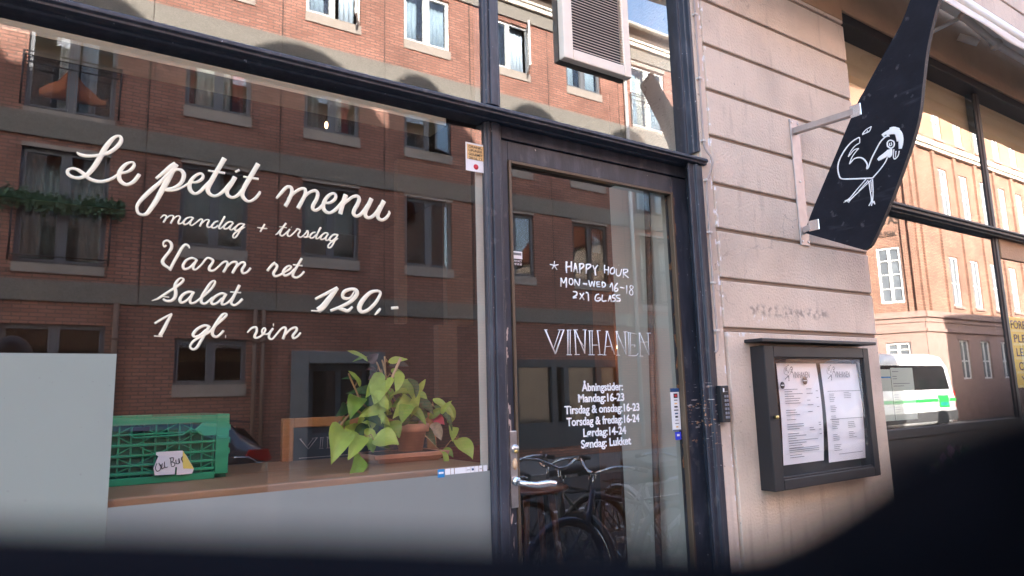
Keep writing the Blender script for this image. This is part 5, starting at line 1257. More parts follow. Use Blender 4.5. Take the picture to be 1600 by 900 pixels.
# ------------------------------------------------------------------ things deeper in the shop
pn = MB(); pn.box(1.95, 2.02, 2.50, 2.56, 2.05, 3.2); pn.box(2.33, 2.54, 2.50, 2.56, 2.05, 3.2); pn.box(2.02, 2.33, 2.50, 2.56, 2.95, 3.2); pn.box(2.25, 2.40, 2.49, 2.56, 1.55, 2.049)
tag(pn.build("inner_door_surround", M['int_brown']), "beige inner door surround deep inside the shop behind the price lettering", "door surround")
tb = thing("bar_table", (1.99, 1.05, 0.12), "round reddish bar table with splayed wooden legs inside the door", "table")
q = MB(); q.lathe([(0.0,-0.018),(0.165,-0.018),(0.172,-0.008),(0.170,0.0),(0.0,0.0)], (1.99,1.05,1.115), 32); q.build("table_top", M['table'], tb)
for k in range(4):
    a = k*1.5708+.6; q = MB(); q.tube([(1.99+.09*math.cos(a),1.05+.09*math.sin(a),1.096),(1.99+.19*math.cos(a),1.05+.19*math.sin(a),0.122)], [.017,.013], 8); q.build("leg", M['post_wood'], tb)
q = MB(); q.tube([(1.99+.14*math.cos(t*.3142),1.05+.14*math.sin(t*.3142),0.55) for t in range(20)], 0.008, 6, closed=True); q.build("foot_ring", M['rail'], tb)
ps = MB(); ps.box(3.02, 3.19, 1.55, 1.75, 0.12, 2.35); tag(ps.build("wood_post", M['post_wood']), "orange brown wooden post inside the shop lit by the small lamp", "post")
pd = thing("pendant_lamp", (2.98, 1.45, 1.83), "small glowing pendant lamp beside the wooden post inside the door", "lamp", "lit pendant lamps in the shop")
MB().ball((2.98,1.45,1.83), 0.028, 0, 14).build("bulb", M['bulb'], pd); MB().tube([(2.98,1.45,1.858),(2.98,1.45,3.499)], 0.003, 6).build("cord", M['black'], pd)
q = MB(); q.lathe([(0.014,0.02),(0.014,0.06),(0.006,0.07)], (2.98,1.45,1.83), 12); q.build("lamp_holder", M['brass'], pd)
ld = bpy.data.lights.new("lamp_light", 'POINT'); lo = bpy.data.objects.new("lamp_light", ld); COL.objects.link(lo); lo.parent = pd; lo.location = (0, 0, 0)
ld.energy = 1.2; ld.color = (1.0, 0.55, 0.22); ld.shadow_soft_size = 0.03
pd2 = thing("pendant_lamp", (1.273, 2.0, 3.13), "small glowing pendant lamp seen above the menu lettering near the transom", "lamp", "lit pendant lamps in the shop")
MB().ball((1.273,2.0,3.13), 0.010, 0, 14, (1,1,2.2)).build("bulb", M['bulb'], pd2); MB().tube([(1.273,2.0,3.16),(1.273,2.0,3.499)], 0.003, 6).build("cord", M['black'], pd2)
pole = MB(); pole.tube([(2.030,0.118,2.34),(1.985,0.30,0.14)][::-1], [.016,.013], 8)
pole = MB(); pole.tube([(1.955,0.42,0.125),(2.018,0.160,1.2),(2.052,0.112+.0,2.30)][:2], [.014,.014], 8)
# leaning pole against the pale reveal
pole = MB(); pole.tube([(1.945,0.22,0.125),(2.0215,0.22,2.38)], [.0135,.0125], 10)
tag(pole.build("leaning_pole", M['rust_pole']), "thin weathered pole leaning against the pale wall inside the door", "pole")
bn = thing("bench", (2.6, 2.3, 0.12), "dark red upholstered bench deep inside the shop", "bench")
MB().box(1.5, 3.1, 2.7, 3.2, 0.45, 0.58).build("seat", M['fabric_red'], bn, 0.02); MB().box(1.5, 3.1, 3.2, 3.32, 0.45, 1.15).build("backrest", M['fabric_red'], bn, 0.02)
for xx in (1.56, 3.04):
    for yy in (2.75, 3.25): MB().box(xx-.03, xx+.03, yy-.03, yy+.03, 0.12, 0.449).build("leg", M['oak_dark'], bn)
# ------------------------------------------------------------------ brick apartment building across the street
FY = -12.1
H = thing("brick_apartment_building", (4, -14, 0), "red brick apartment building with concrete bands across the street, mirrored in the shop glass", "building")
wins = []      # cx, z0, z1, w, style
cols = [-9.4, -7.0, -4.65, -2.30, None, 2.56, 4.88, 7.21, 9.62, 12.12, None, 17.1]
for ci, cx in enumerate(cols):
    for fl_, (z0, z1) in enumerate(((4.50, 6.12), (7.28, 8.74), (9.96, 11.30))):
        if cx is not None: wins.append((cx, z0, z1, 1.24, ci, fl_))
FR = [(0.11, 3.98, 6.00, 1.32, 4, 0), (0.11, 6.70, 8.74, 1.36, 4, 1), (0.11, 9.30, 11.28, 1.36, 4, 2), (14.66, 3.98, 6.00, 1.40, 10, 0), (14.66, 6.65, 8.74, 1.44, 10, 1), (14.66, 9.30, 11.26, 1.46, 10, 2)]
GR = [(-9.4, 1.90, 2.76, 1.24, 0, -1), (-7.0, 1.90, 2.76, 1.24, 1, -1), (-2.30, 1.90, 2.76, 1.24, 3, -1), (0.11, 1.35, 2.95, 1.5, 4, -1), (2.60, 1.90, 2.76, 1.27, 5, -1), (17.1, 1.7, 2.9, 1.24, 11, -1)]
allw = wins+FR+GR
holes = [(cx-w/2, cx+w/2, z0, z1) for cx, z0, z1, w, a, b in allw]
holes += [(4.45, 5.75, 0.05, 2.30), (8.75, 13.0, 0.25, 2.42)]
wb = MB(); wb.wall(-12, 20, 0, 12.3, FY, 0.13, holes, 1)
wb.box(-12, -11.8, -22, FY-0.02, 0, 12.3); wb.box(19.8, 20, -22, FY-0.02, 0, 12.3); wb.box(-12, 20, -22.2, -22, 0, 12.3)
wb.build("wall", M['brick'], H)
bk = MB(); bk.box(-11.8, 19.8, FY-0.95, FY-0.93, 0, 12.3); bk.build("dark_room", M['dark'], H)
for z0, z1 in ((3.34, 3.70), (6.20, 6.62), (8.80, 9.22)):
    b = MB(); x = -12
    for xe in (-8.2, -3.5, 1.33, 3.77, 6.09, 8.4, 10.85, 13.4, 15.9, 20):
        b.box(x+.006, xe-.006, FY-0.02, FY+0.035, z0, z1); x = xe
    b.build("band_course", M['concrete'], H)
b = MB()
for x in (-8.2, -3.5, 1.33, 3.77, 6.09, 8.4, 10.85, 13.4, 15.9):
    for z0, z1 in ((3.71, 6.19), (6.63, 8.79), (9.23, 11.75)): b.box(x-.011, x+.011, FY+.001, FY+.006, z0, z1)
b.build("expansion_joint", M['joint'], H)
b = MB(); b.box(-12, 20, FY-.02, FY+.05, 11.42, 11.80); b.build("frieze", M['concrete'], H)
b = MB(); b.box(-12.05, 20.05, FY-.02, FY+.13, 11.80, 11.93); b.box(-12.05, 20.05, FY-.02, FY+.17, 11.931, 12.0); b.build("cornice", M['cornice'], H)
b = MB(); b.box(-12, 20, FY-.02, FY+.08, 12.001, 12.30); b.build("fascia", M['fascia'], H)
b = MB(); b.tube([(-12.1, FY+.28, 12.36), (20.1, FY+.28, 12.36)], 0.075, 10); b.build("gutter", M['cornice'], H)
b = MB(); b.prism([(FY+.30, 12.33), (FY+.30, 12.40), (-17.0, 16.1), (-22.4, 12.33)], 'x', -12.2, 20.2); b.build("roof", M['tile'], H)
def pipe(x, z0, z1, r_=0.055, y=FY+.10, mt='zinc'):
    q = MB(); q.tube([(x, y, z0), (x, y, z1)], r_, 10)
    z = z0+.6
    while z < z1: q.tube([(x, y, z), (x, y, z+.05)], r_+.012, 10); z += 2.0
    q.build("drainpipe", M[mt], H)
pipe(13.62, 0.1, 12.3); pipe(1.0, 0.1, 3.34, .045, mt='warm_pipe'); pipe(3.36, 0.1, 3.34, .04, mt='warm_pipe'); pipe(3.52, 0.1, 3.34, .04, mt='warm_pipe'); pipe(-5.9, 0.1, 12.3)

def curtain(x0, x1, z0, z1, y, mt, parent, amp=.02, freq=55):
    mb = MB(); n = max(8, int((x1-x0)*60)); vv = []
    for i in range(n+1):
        x = x0+(x1-x0)*i/n; yy = y+amp*math.sin(x*freq)+amp*.5*math.sin(x*freq*.37)
        vv += [(x, yy, z0), (x, yy*.5+y*.5, z1)]
    mb.add(vv, [(2*i, 2*i+2, 2*i+3, 2*i+1) for i in range(n)], 0, True)
    o = mb.build("curtain", M[mt], parent); q = o.modifiers.new("thickness", 'SOLIDIFY'); q.thickness = 0.002; return o
rnd = random.Random(21)
def house_window(cx, z0, z1, w, ci, fl_, french=False):
    x0, x1 = cx-w/2, cx+w/2; ya, yb = FY-0.12, FY-0.06
    fm = M['frame_grey'] if fl_ != 2 else (M['frame_white'] if ci in (6, 7, 8, 10) else M['frame_grey'])
    if ci in (9, 10) and fl_ < 2: fm = M['frame_brown']
    t = 0.045; mb = MB()
    mb.box(x0, x0+t, ya, yb, z0, z1); mb.box(x1-t, x1, ya, yb, z0, z1); mb.box(x0+t, x1-t, ya, yb, z1-t, z1); mb.box(x0+t, x1-t, ya, yb, z0, z0+t)
    open_leaf = (ci, fl_) in ((8, 2), (6, 2), (7, 1))
    mb.box(cx-.044, cx+.044, ya, yb, z0+t, z1-t)
    s_ = 0.036; a0 = ya+.008; b0 = yb+.012
    for (p, q) in ((x0+t, cx-.045), (cx+.045, x1-t)):
        if open_leaf and q > cx+.1: continue
        mb.box(p+.003, p+s_, a0, b0, z0+t+.003, z1-t-.003); mb.box(q-s_, q-.003, a0, b0, z0+t+.003, z1-t-.003)
        mb.box(p+s_, q-s_, a0, b0, z0+t+.003, z0+t+s_); mb.box(p+s_, q-s_, a0, b0, z1-t-s_, z1-t-.003)
    wo = mb.build("window", fm, H)
    pm = MB()
    for (p, q) in ((x0+t, cx-.045), (cx+.045, x1-t)):
        if open_leaf and q > cx+.1: continue
        v0 = len(pm.m); pm.box(p+s_, q-s_, ya+.03, ya+.036, z0+t+s_, z1-t-s_, 1); pm.m[v0+4] = 0
    pm.build("pane", [M['pane'], M['glass_body']], wo)
    if open_leaf:                                    # right leaf swung out on its outer jamb
        ang = R(62 if fl_ == 2 else 24); hx, hy = x1-t, yb; L_ = w/2-t-.045
        def P(u, d): return (hx-u*math.cos(ang)+d*math.sin(ang), hy+u*math.sin(ang)+d*math.cos(ang))
        lf_ = MB()
        for (u0, u1, za, zb) in ((0, s_, z0+t, z1-t), (L_-s_, L_, z0+t, z1-t), (s_, L_-s_, z0+t, z0+t+s_), (s_, L_-s_, z1-t-s_, z1-t)):
            c = [P(u0, 0), P(u1, 0), P(u1, .045), P(u0, .045)]
            lf_.add([(*q, za) for q in c]+[(*q, zb) for q in c], [(0,3,2,1),(4,5,6,7),(0,1,5,4),(1,2,6,5),(2,3,7,6),(3,0,4,7)])
        lo_ = lf_.build("casement", fm, wo)
        g_ = MB(); c = [P(s_, .02), P(L_-s_, .02), P(L_-s_, .026), P(s_, .026)]
        g_.add([(*q, z0+t+s_) for q in c]+[(*q, z1-t-s_) for q in c], [(0,3,2,1),(4,5,6,7),(0,1,5,4),(1,2,6,5),(2,3,7,6),(3,0,4,7)], 0)
        g_.build("casement_pane", M['pane'], wo)
    if fl_ >= -1:
        sd = 0.22 if not french else 0.16
        MB().box(x0-.012, x1+.012, FY-.10, FY+.03, z0-sd, z0-.001).build("sill", M['sill'], wo)
    if fl_ == 0: MB().box(x0-.012, x1+.012, FY-.10, FY+.015, z1+.001, z1+.078).build("window_head", M['sill'], wo)
    if fl_ == 2 and french: MB().box(x0-.04, x1+.04, FY-.10, FY+.025, z1+.001, z1+.12).build("window_head", M['sill'], wo)
    yc = FY-0.26
    if french:
        r_ = MB()
        for zz in ((z0+1.0, z0+.93, z0+.80) if fl_ else (z0+1.0, z0+.95, z0+.12)): r_.tube([(x0-.06, FY+.06, zz), (x1+.06, FY+.06, zz)], 0.014, 6)
        for xx in (x0-.06, x1+.06): r_.tube([(xx, FY+.06, z0+.02), (xx, FY+.06, z0+1.0)], 0.016, 6); r_.tube([(xx, FY+.06, z0+.95), (xx, FY-.03, z0+.95)], 0.012, 6)
        r_.build("railing", M['rail'], wo)
    L_ = x0+t; R_ = x1-t
    if (ci, fl_) == (4, 1):
        curtain(L_+.42, cx+.06, z0, z1, yc, 'cur_white', wo); curtain(cx+.12, cx+.38, z0, z1, yc, 'cur_blue', wo)
        oc = MB(); n = 24; vv = []
        for i in range(n+1):
            x = L_+.15+(R_-L_-.25)*i/n; hgt = 0.10+0.42*math.exp(-((x-cx+.02)/.26)**2)+.03*math.sin(x*19)
            vv += [(x, yc+.10, z0+.32), (x, yc+.11, z0+.34+hgt), (x, yc+.02, z0+.33+hgt*.9), (x, yc+.0, z0+.32)]
        oc.add(vv, [(i*4+j, (i+1)*4+j, (i+1)*4+(j+1) % 4, i*4+(j+1) % 4) for i in range(n) for j in range(4)], 0, True); oc.build("orange_cloth", M['orange'], wo)
    elif (ci, fl_) == (4, 0):
        curtain(L_, R_, z0, z1, yc, 'cur_teal', wo)
        iv = MB(); r2 = random.Random(4)
        for k in range(900):
            u = r2.random(); x = x0-.25+u*(w+.5); z = z0+1.12-.09*math.sin(u*3.1)*(1)+r2.gauss(0, .075)-(.25*max(0, abs(u-.5)-.40)*6*r2.random()); y = FY+.09+r2.uniform(-.05, .06)
            a = r2.uniform(0, 6.28); d1 = Vector((math.cos(a), .3, math.sin(a)))*.035; d2 = Vector((-math.sin(a), .4, math.cos(a)))*.03; c = Vector((x, y, z))
            iv.add([c-d1, c-d2, c+d1, c+d2], [(0,1,2,3)])
        iv.build("ivy_garland", M['ivy'], wo)
    elif (ci, fl_) == (5, 1):
        curtain(L_, L_+.16, z0, z1, yc, 'cur_red', wo); curtain(L_+.18, cx-.03, z0+.05, z1, yc+.03, 'cur_white', wo); curtain(cx+.02, cx+.26, z0+.05, z1, yc+.03, 'cur_white', wo); curtain(cx+.30, R_-.06, z0, z1, yc, 'cur_red', wo)
    elif (ci, fl_) == (6, 1):
        curtain(L_, L_+.08, z0, z1, yc, 'cur_red', wo); curtain(L_+.12, L_+.34, z0+.04, z1, yc+.03, 'cur_teal', wo); curtain(cx+.04, cx+.28, z0, z1, yc+.03, 'cur_white', wo); curtain(cx+.28, cx+.46, z0, z1, yc, 'cur_red', wo)
    elif fl_ == 2:
        curtain(L_, L_+.42, z0, z1, yc, 'cur_blue', wo); curtain(R_-.38, R_, z0, z1, yc, 'cur_blue', wo)
        if french: curtain(L_+.45, R_-.4, z0, z1, yc-.05, 'cur_white', wo)
    elif fl_ == 0 and ci in (5, 6):
        curtain(L_, R_, z0, z1, yc, 'cur_teal', wo, .015, 30)
    elif fl_ in (0, 1) and ci in (1, 3, 10, 11):
        curtain(L_, L_+.3, z0, z1, yc, 'cur_white', wo); curtain(R_-.3, R_, z0, z1, yc, 'cur_white', wo)
    elif (ci, fl_) == (9, 0): curtain(R_-.28, R_, z0+.9, z1, yc, 'cur_blue', wo)
for q in wins: house_window(*q)
for q in FR: house_window(*q, french=True)
for q in GR: house_window(*q)
# entrance with a pale surround
pt = MB(); pt.box(4.10, 4.45, FY-.1, FY+.06, 0.0, 2.55); pt.box(5.75, 6.10, FY-.1, FY+.06, 0.0, 2.55); pt.box(4.45, 5.75, FY-.1, FY+.06, 2.30, 2.55)
po = pt.build("entrance_surround", M['portal'], H, 0.01)
dr_ = MB(); dr_.box(4.46, 5.74, FY-.12, FY-.07, 0.05, 2.295); dro = dr_.build("entrance_door", M['shopblue'], H)
MB().box(4.58, 5.04, FY-.069, FY-.062, 0.9, 2.15).build("door_pane", M['carglass'], dro); MB().box(5.16, 5.62, FY-.069, FY-.062, 0.9, 2.15).build("door_pane", M['carglass'], dro)
# dark shopfront
sf = MB(); sf.box(8.75, 13.0, FY-.10, FY+.04, 2.22, 2.42); sf.box(8.75, 13.0, FY-.10, FY+.04, 0.25, 0.86)
for x in (8.75, 9.45, 10.62, 11.0, 12.1, 12.84): sf.box(x, x+.16, FY-.10, FY+.04, 0.861, 2.219)
sfo = sf.build("shopfront", M['shopblue'], H, 0.006)
for a, b in ((8.91,9.45),(9.61,10.62),(11.16,12.1),(12.26,12.84)): MB().box(a, b, FY-.06, FY-.05, .861, 2.219).build("shopfront_pane", M['carglass'], sfo)

# ------------------------------------------------------------------ corner building farther right
Kx, Ky = 30.0, -12.1
G_ = thing("corner_building", (34, -15, 0), "orange brick corner building with pilasters, white windows and a pink stone base", "building")
fw = MB(); hol = []
for k in range(9):
    cx = 33.2+2.05*k
    hol += [(cx-.42, cx+.42, 4.90, 7.10), (cx-.40, cx+.40, 8.95, 11.15), (cx-.48, cx+.48, 1.72, 3.40), (cx-.42, cx+.42, 12.6, 14.4)]
fw.wall(Kx, 53, 4.55, 11.85, Ky, 0.14, [h for h in hol if 4.55 < h[2] < 11.85], 1)
fw.wall(Kx, 53, 12.25, 15.2, Ky, 0.14, [h for h in hol if h[2] > 12.25], 1)
fw.build("brick_wall", M['brick2'], G_)
pw_ = MB(); pw_.wall(Kx, 53, 0.0, 4.10, Ky+.02, 0.16, [h for h in hol if h[2] < 4], 1); pw_.box(Kx, 53, Ky-.1, Ky+.06, 4.10, 4.30); pw_.box(Kx, 53, Ky-.1, Ky+.14, 4.301, 4.55); pw_.box(Kx, 53, Ky-.1, Ky+.09, 3.70, 3.84)
pw_.build("stone_base", M['sandstone'], G_)
cn = MB(); cn.box(Kx-.02, 53, Ky-.1, Ky+.16, 11.86, 12.02); cn.box(Kx-.02, 53, Ky-.1, Ky+.24, 12.021, 12.24); cn.build("cornice", M['cornice'], G_)
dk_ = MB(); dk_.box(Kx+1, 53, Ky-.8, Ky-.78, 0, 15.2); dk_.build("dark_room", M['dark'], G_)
pi_ = MB()
for x in [30.0, 30.55]+[32.18+2.05*k for k in range(10)]: pi_.box(x, x+.26, Ky-.05, Ky+.10, 4.56, 11.85)
pi_.build("pilaster", M['brick2'], G_)
for (a, b, c, d) in hol:
    t = .07; mb = MB(); ya, yb = Ky-.13, Ky-.06
    mb.box(a, a+t, ya, yb, c, d); mb.box(b-t, b, ya, yb, c, d); mb.box(a+t, b-t, ya, yb, c, c+t); mb.box(a+t, b-t, ya, yb, d-t, d); mb.box((a+b)/2-.035, (a+b)/2+.035, ya, yb, c+t, d-t)
    zz = c+(d-c)*.45; mb.box(a+t, (a+b)/2-.035, ya+.01, yb, zz, zz+.05); mb.box((a+b)/2+.035, b-t, ya+.01, yb, zz, zz+.05)
    wo = mb.build("window", M['frame_white'], G_)
    MB().box(a+t, b-t, ya+.02, ya+.03, c+t, d-t).build("pane", M['sky_pane'], wo)
    if c > 4: MB().box(a-.05, b+.05, Ky-.1, Ky+.06, c-.12, c-.001).build("sill", M['sandstone'], wo)
# chamfered corner, its own axes: u along the chamfer, d outwards
ct_, st_ = -0.47, -0.88
def CH(u, d, z): return (Kx+ct_*u-0.88*d, Ky+st_*u+0.47*d, z)
hol2 = [(0.60, 1.50, 4.95, 7.35), (0.58, 1.55, 9.1, 11.5), (0.6, 1.5, 2.0, 3.3)]
cw = MB(CH); cw.wall(0, 2.6, 4.55, 11.85, 0, .14, [h for h in hol2 if h[2] > 4], 1); cw.wall(0, 2.6, 12.25, 15.2, 0, .14, [], 1)
cw.box(0, .22, 0.001, .12, 4.56, 11.85); cw.box(.36, .5, 0.001, .08, 4.56, 11.85); cw.box(1.75, 1.89, 0.001, .08, 4.56, 11.85); cw.box(2.38, 2.6, 0.001, .12, 4.56, 11.85)
cw.build("chamfer_wall", M['brick2'], G_)
cw = MB(CH); cw.wall(0, 2.6, 0, 4.10, .02, .16, [hol2[2]], 1); cw.box(0, 2.6, -.1, .06, 4.10, 4.30); cw.box(-.05, 2.65, -.1, .14, 4.301, 4.55); cw.box(0, 2.6, -.1, .09, 3.70, 3.84); cw.build("stone_base", M['sandstone'], G_)
cw = MB(CH); cw.box(-.05, 2.65, -.1, .2, 11.86, 12.24); cw.build("cornice", M['cornice'], G_)
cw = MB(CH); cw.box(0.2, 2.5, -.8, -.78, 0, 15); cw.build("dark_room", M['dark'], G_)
for (a, b, c, d) in hol2:
    t = .09; mb = MB(CH); ya, yb = -.13, -.05
    mb.box(a, a+t, ya, yb, c, d); mb.box(b-t, b, ya, yb, c, d); mb.box(a+t, b-t, ya, yb, c, c+t); mb.box(a+t, b-t, ya, yb, d-t, d); mb.box((a+b)/2-.06, (a+b)/2+.06, ya, yb, c+t, d-t)
    for fr_ in (.25, .5, .75): 
        zz = c+(d-c)*fr_; mb.box(a+t, (a+b)/2-.06, ya+.01, yb-.01, zz, zz+.045); mb.box((a+b)/2+.06, b-t, ya+.01, yb-.01, zz, zz+.045)
    wo = mb.build("window", M['frame_white'], G_)
    q = MB(CH); q.box(a+t, b-t, ya+.02, ya+.03, c+t, d-t); q.build("pane", M['sky_pane'], wo)
    if c > 8:
        q = MB(CH); q.box(a+t+.01, b-t-.01, ya+.031, ya+.036, c+.15, d-t); q.build("blind", M['cur_white'], wo)
sw = MB(); sx, sy = Kx+ct_*2.6, Ky+st_*2.6
sw.add([(sx,sy,0),(sx-.4,-34,0),(sx-.4,-34,15.2),(sx,sy,15.2)], [(0,1,2,3)]); sw.add([(sx+.3,sy,0),(sx-.1,-34,0),(sx-.1,-34,15.2),(sx+.3,sy,15.2)], [(3,2,1,0)]); sw.build("side_wall", M['brick2'], G_)
rf = MB(); rf.prism([(Ky+.3, 15.2), (-18, 19.5), (-34, 15.2)], 'x', Kx-1.2, 53.2); rf.build("roof", M['tile'], G_)
for t_, z_, h_ in (("KLTAS", 8.35, .36), ("MUSIK", 7.80, .24)):
    o = text_mesh(t_, "wall_lettering", M['joint'], None, 1.15 if h_ > .3 else .85, h_, (0,0,0), align='CENTER', plane='y', depth=0.02)
    for v_ in o.data.vertices:
        x, y, z = v_.co
        v_.co = Vector(CH(1.05-x, 0.012-y, z_+z))-Vector(ORIGIN[G_.name])
    o.parent = G_

# ------------------------------------------------------------------ the next block on the near side (throws its shadow on the corner building)
nb = thing("gabled_building", (40, 6, 0), "pale gabled building past the side street on the near side", "building")
w_ = MB(); hh = [(x, x+1.2, z, z+1.8) for z in (1.2, 4.2, 7.2) for x in [27.6+2.5*k for k in range(9)]]
w_.wall(26.2, 52, 0, 10.2, 0.0, .15, hh, -1); w_.prism([(0.02, 0), (12, 0), (12, 10.2), (6, 13.4), (0.02, 10.2)], 'x', 26.2, 26.5); w_.box(26.5, 52, .25, .27, 0, 10.2); w_.box(26.5, 52, 11.7, 12, 0, 10.2)
w_.build("wall", M['stucco'], nb)
r_ = MB(); r_.prism([(-.3, 10.2), (6, 13.6), (12.3, 10.2)], 'x', 26.0, 52.2); r_.build("roof", M['tile'], nb)
for (a, b, c, d) in hh:
    mb = MB(); mb.box(a, a+.06, .1, .15, c, d); mb.box(b-.06, b, .1, .15, c, d); mb.box(a+.06, b-.06, .1, .15, c, c+.06); mb.box(a+.06, b-.06, .1, .15, d-.06, d); wo = mb.build("window", M['frame_white'], nb)
    MB().box(a+.06, b-.06, .12, .13, c+.06, d-.06).build("pane", M['carglass'], wo)

# ------------------------------------------------------------------ vehicles
def shell(stations, yc, mi=0):
    """stations: (x, [(half width, z) ... from sill to roof centre])"""
    mb = MB(); n = len(stations[0][1]); vv = []
    for x, pr in stations:
        vv += [(x, yc+h_, z) for h_, z in pr]+[(x, yc-h_, z) for h_, z in reversed(pr)]
    k = 2*n; ns = len(stations)
    f = [(i*k+j, i*k+(j+1) % k, (i+1)*k+(j+1) % k, (i+1)*k+j) for i in range(ns-1) for j in range(k)]
    f += [tuple(range(k))[::-1], tuple(range((ns-1)*k, ns*k))]
    mb.add(vv, f, mi, True); return mb
def wheel(parent, x, y, z, r_, wd, out=1):
    t = MB(); t.lathe([(r_*.62,-wd/2),(r_*.9,-wd/2),(r_,-wd*.3),(r_,wd*.3),(r_*.9,wd/2),(r_*.62,wd/2),(r_*.62,-wd/2)], (x,y,z), 28, axis='y'); wo = t.build("wheel", M['tyre'], parent)
    q = MB(); q.lathe([(0.0,-wd*.3),(r_*.63,-wd*.3),(r_*.63,wd*.36),(r_*.55,wd*.30),(r_*.2,wd*.22),(0.0,wd*.26)] if out > 0 else [(0.0,-wd*.26),(r_*.2,-wd*.22),(r_*.55,-wd*.30),(r_*.63,-wd*.36),(r_*.63,wd*.3),(0.0,wd*.3)], (x,y,z), 20, axis='y'); q.build("rim", M['steel'], wo)
VX = 0.8
Vn = thing("parked_van", (24.1, -10.9, -0.12), "white high-roof van with a green stripe parked by the corner building", "van")
yc = -10.9
def vp(zb, zbelt, zr, hw=1.0): return [(hw*.88, zb), (hw, zb+.12), (hw, zbelt), (hw*.985, zbelt+.05), (hw*.93, zr-.30), (hw*.84, zr-.08), (hw*.60, zr), (0, zr+.02)]
sta = [(x+VX-(1.4 if x < 22.8 else 0), pr) for x, pr in [(20.25, vp(.28,.70,.95,.82)), (20.45, vp(.20,.85,1.05,.93)), (21.15, vp(.18,1.05,1.40,.99)), (21.5, vp(.18,1.15,1.75)), (22.2, vp(.18,1.22,2.45)), (22.7, vp(.18,1.24,2.58)), (25.2, vp(.18,1.24,2.60)), (25.55, vp(.18,1.24,2.56)), (25.82, vp(.20,1.22,2.38,.985)), (25.98, vp(.26,1.15,1.95,.97)), (26.10, vp(.36,1.05,1.5,.95)), (26.14, vp(.45,.90,1.2,.94))]]
vb = shell(sta, yc); vbo = vb.build("body", M['van'], Vn)
for sgn in (1, -1):
    yy = yc+sgn*1.003
    def side(poly, name, mt, off=.0, parent=Vn, th=.012):
        mb = MB(); n = len(poly); 
        def Y(z): 
            t = max(0, min(1, (z-1.29)/(2.30-1.29))); return yc+sgn*(0.985+.015*(1-min(1,max(0,(z-1.24)/.05)))-(.055*t))
        a = [(x+VX, Y(z)+sgn*(.004+off), z) for x, z in poly]; b = [(x+VX, Y(z)-sgn*th, z) for x, z in poly]
        mb.add(a+b, [tuple(range(n)), tuple(range(n, 2*n))[::-1]]+[(i, (i+1) % n, n+(i+1) % n, n+i) for i in range(n)]); return mb.build(name, mt, parent)
    side([(21.20,1.36),(25.66,1.36),(25.52,2.10),(25.40,2.18),(21.35,2.18)], "side_window", M['carglass'], .006)
    side([(20.3,1.34),(21.05,1.36),(21.05,2.08),(20.85,2.08)], "cab_window", M['carglass'], .006)
    side([(19.7,.94),(24.75,.94),(24.75,1.05),(19.7,1.05)], "green_stripe", M['green'], .004); side([(25.55,.94),(26.02,.94),(26.0,1.05),(25.55,1.05)], "green_stripe", M['green'], .004)
    side([(24.80,.74),(25.50,.74),(25.48,1.16),(24.72,1.16),(24.72,1.08),(24.80,1.06)], "green_graphic", M['green'], .006); side([(24.88,.80),(25.44,.80),(25.44,.92),(24.88,.92)], "green_graphic", M['teal'], .010)
    for xs_ in (21.12, 22.50, 24.02): side([(xs_,.62),(xs_+.018,.62),(xs_+.018,2.28),(xs_,2.28)], "door_seam", M['van_grey'], .005)
    side([(22.55,1.20),(24.0,1.20),(24.0,1.225),(22.55,1.225)], "slide_rail", M['van_grey'], .008); side([(22.60,1.12),(22.80,1.12),(22.80,1.16),(22.60,1.16)], "door_handle", M['van_grey'], .012)
    side([(20.8,2.2)][:0] or [(24.56,.20),(25.34,.20),(25.30,.50),(25.16,.64),(24.74,.64),(24.60,.50)], "wheel_arch", M['black'], .010)
    side([(19.4,.30),(26.0,.30),(26.05,.62),(19.4,.62)], "lower_cladding", M['van_grey'], .006)
    tl_ = MB(); tl_.box(26.82, 26.92, yc+sgn*.80, yc+sgn*.955, 0.72, 1.30); tl_.build("tail_light", M['red_light'], Vn, .01)
    ol = MB(); ol.box(26.86, 26.96, yc+sgn*.72, yc+sgn*.93, 0.52, 0.62); ol.build("indicator", M['orange_light'], Vn, .01)
    for xx in (19.75, 24.95): wheel(Vn, xx+VX, yc+sgn*.86, .22, .34, .24, sgn)
MB().box(26.75, 27.04, yc-.92, yc+.92, .26, .50).build("bumper", M['van_grey'], Vn, .03)
MB().box(26.85, 26.9, yc-.7, yc+.7, 1.45, 1.46).build("rear_trim", M['van_grey'], Vn)

Cr = thing("parked_car", (0.4, -8.2, -0.12), "dark blue hatchback with red tail light parked across the street", "car")
yc = -8.2
def cp(zb, zbelt, zr, hw=.88, rw=.60): return [(hw*.9, zb), (hw, zb+.14), (hw*1.0, zbelt-.18), (hw*.97, zbelt), (rw+.06, zr-.10) if zr > zbelt+.2 else (hw*.9, (zbelt+zr)/2), (rw, zr-.02) if zr > zbelt+.2 else (hw*.75, zr), (0, zr+.02)]
sta = [(-1.78, cp(.22,.55,.60,.70)), (-1.66, cp(.12,.66,.72,.80)), (-1.2, cp(.06,.80,.88,.87)), (-.55, cp(.06,.86,.96)), (-.40, cp(.06,.88,1.02)), (.25, cp(.06,.90,1.32)), (.75, cp(.06,.90,1.36)), (1.55, cp(.06,.92,1.35)), (2.02, cp(.06,.94,1.31)), (2.12, cp(.08,.95,1.20,.87,.62)), (2.34, cp(.12,.95,1.02,.86)), (2.44, cp(.20,.88,.95,.84)), (2.47, cp(.28,.70,.76,.80))]
shell(sta, yc).build("body", M['car'], Cr)
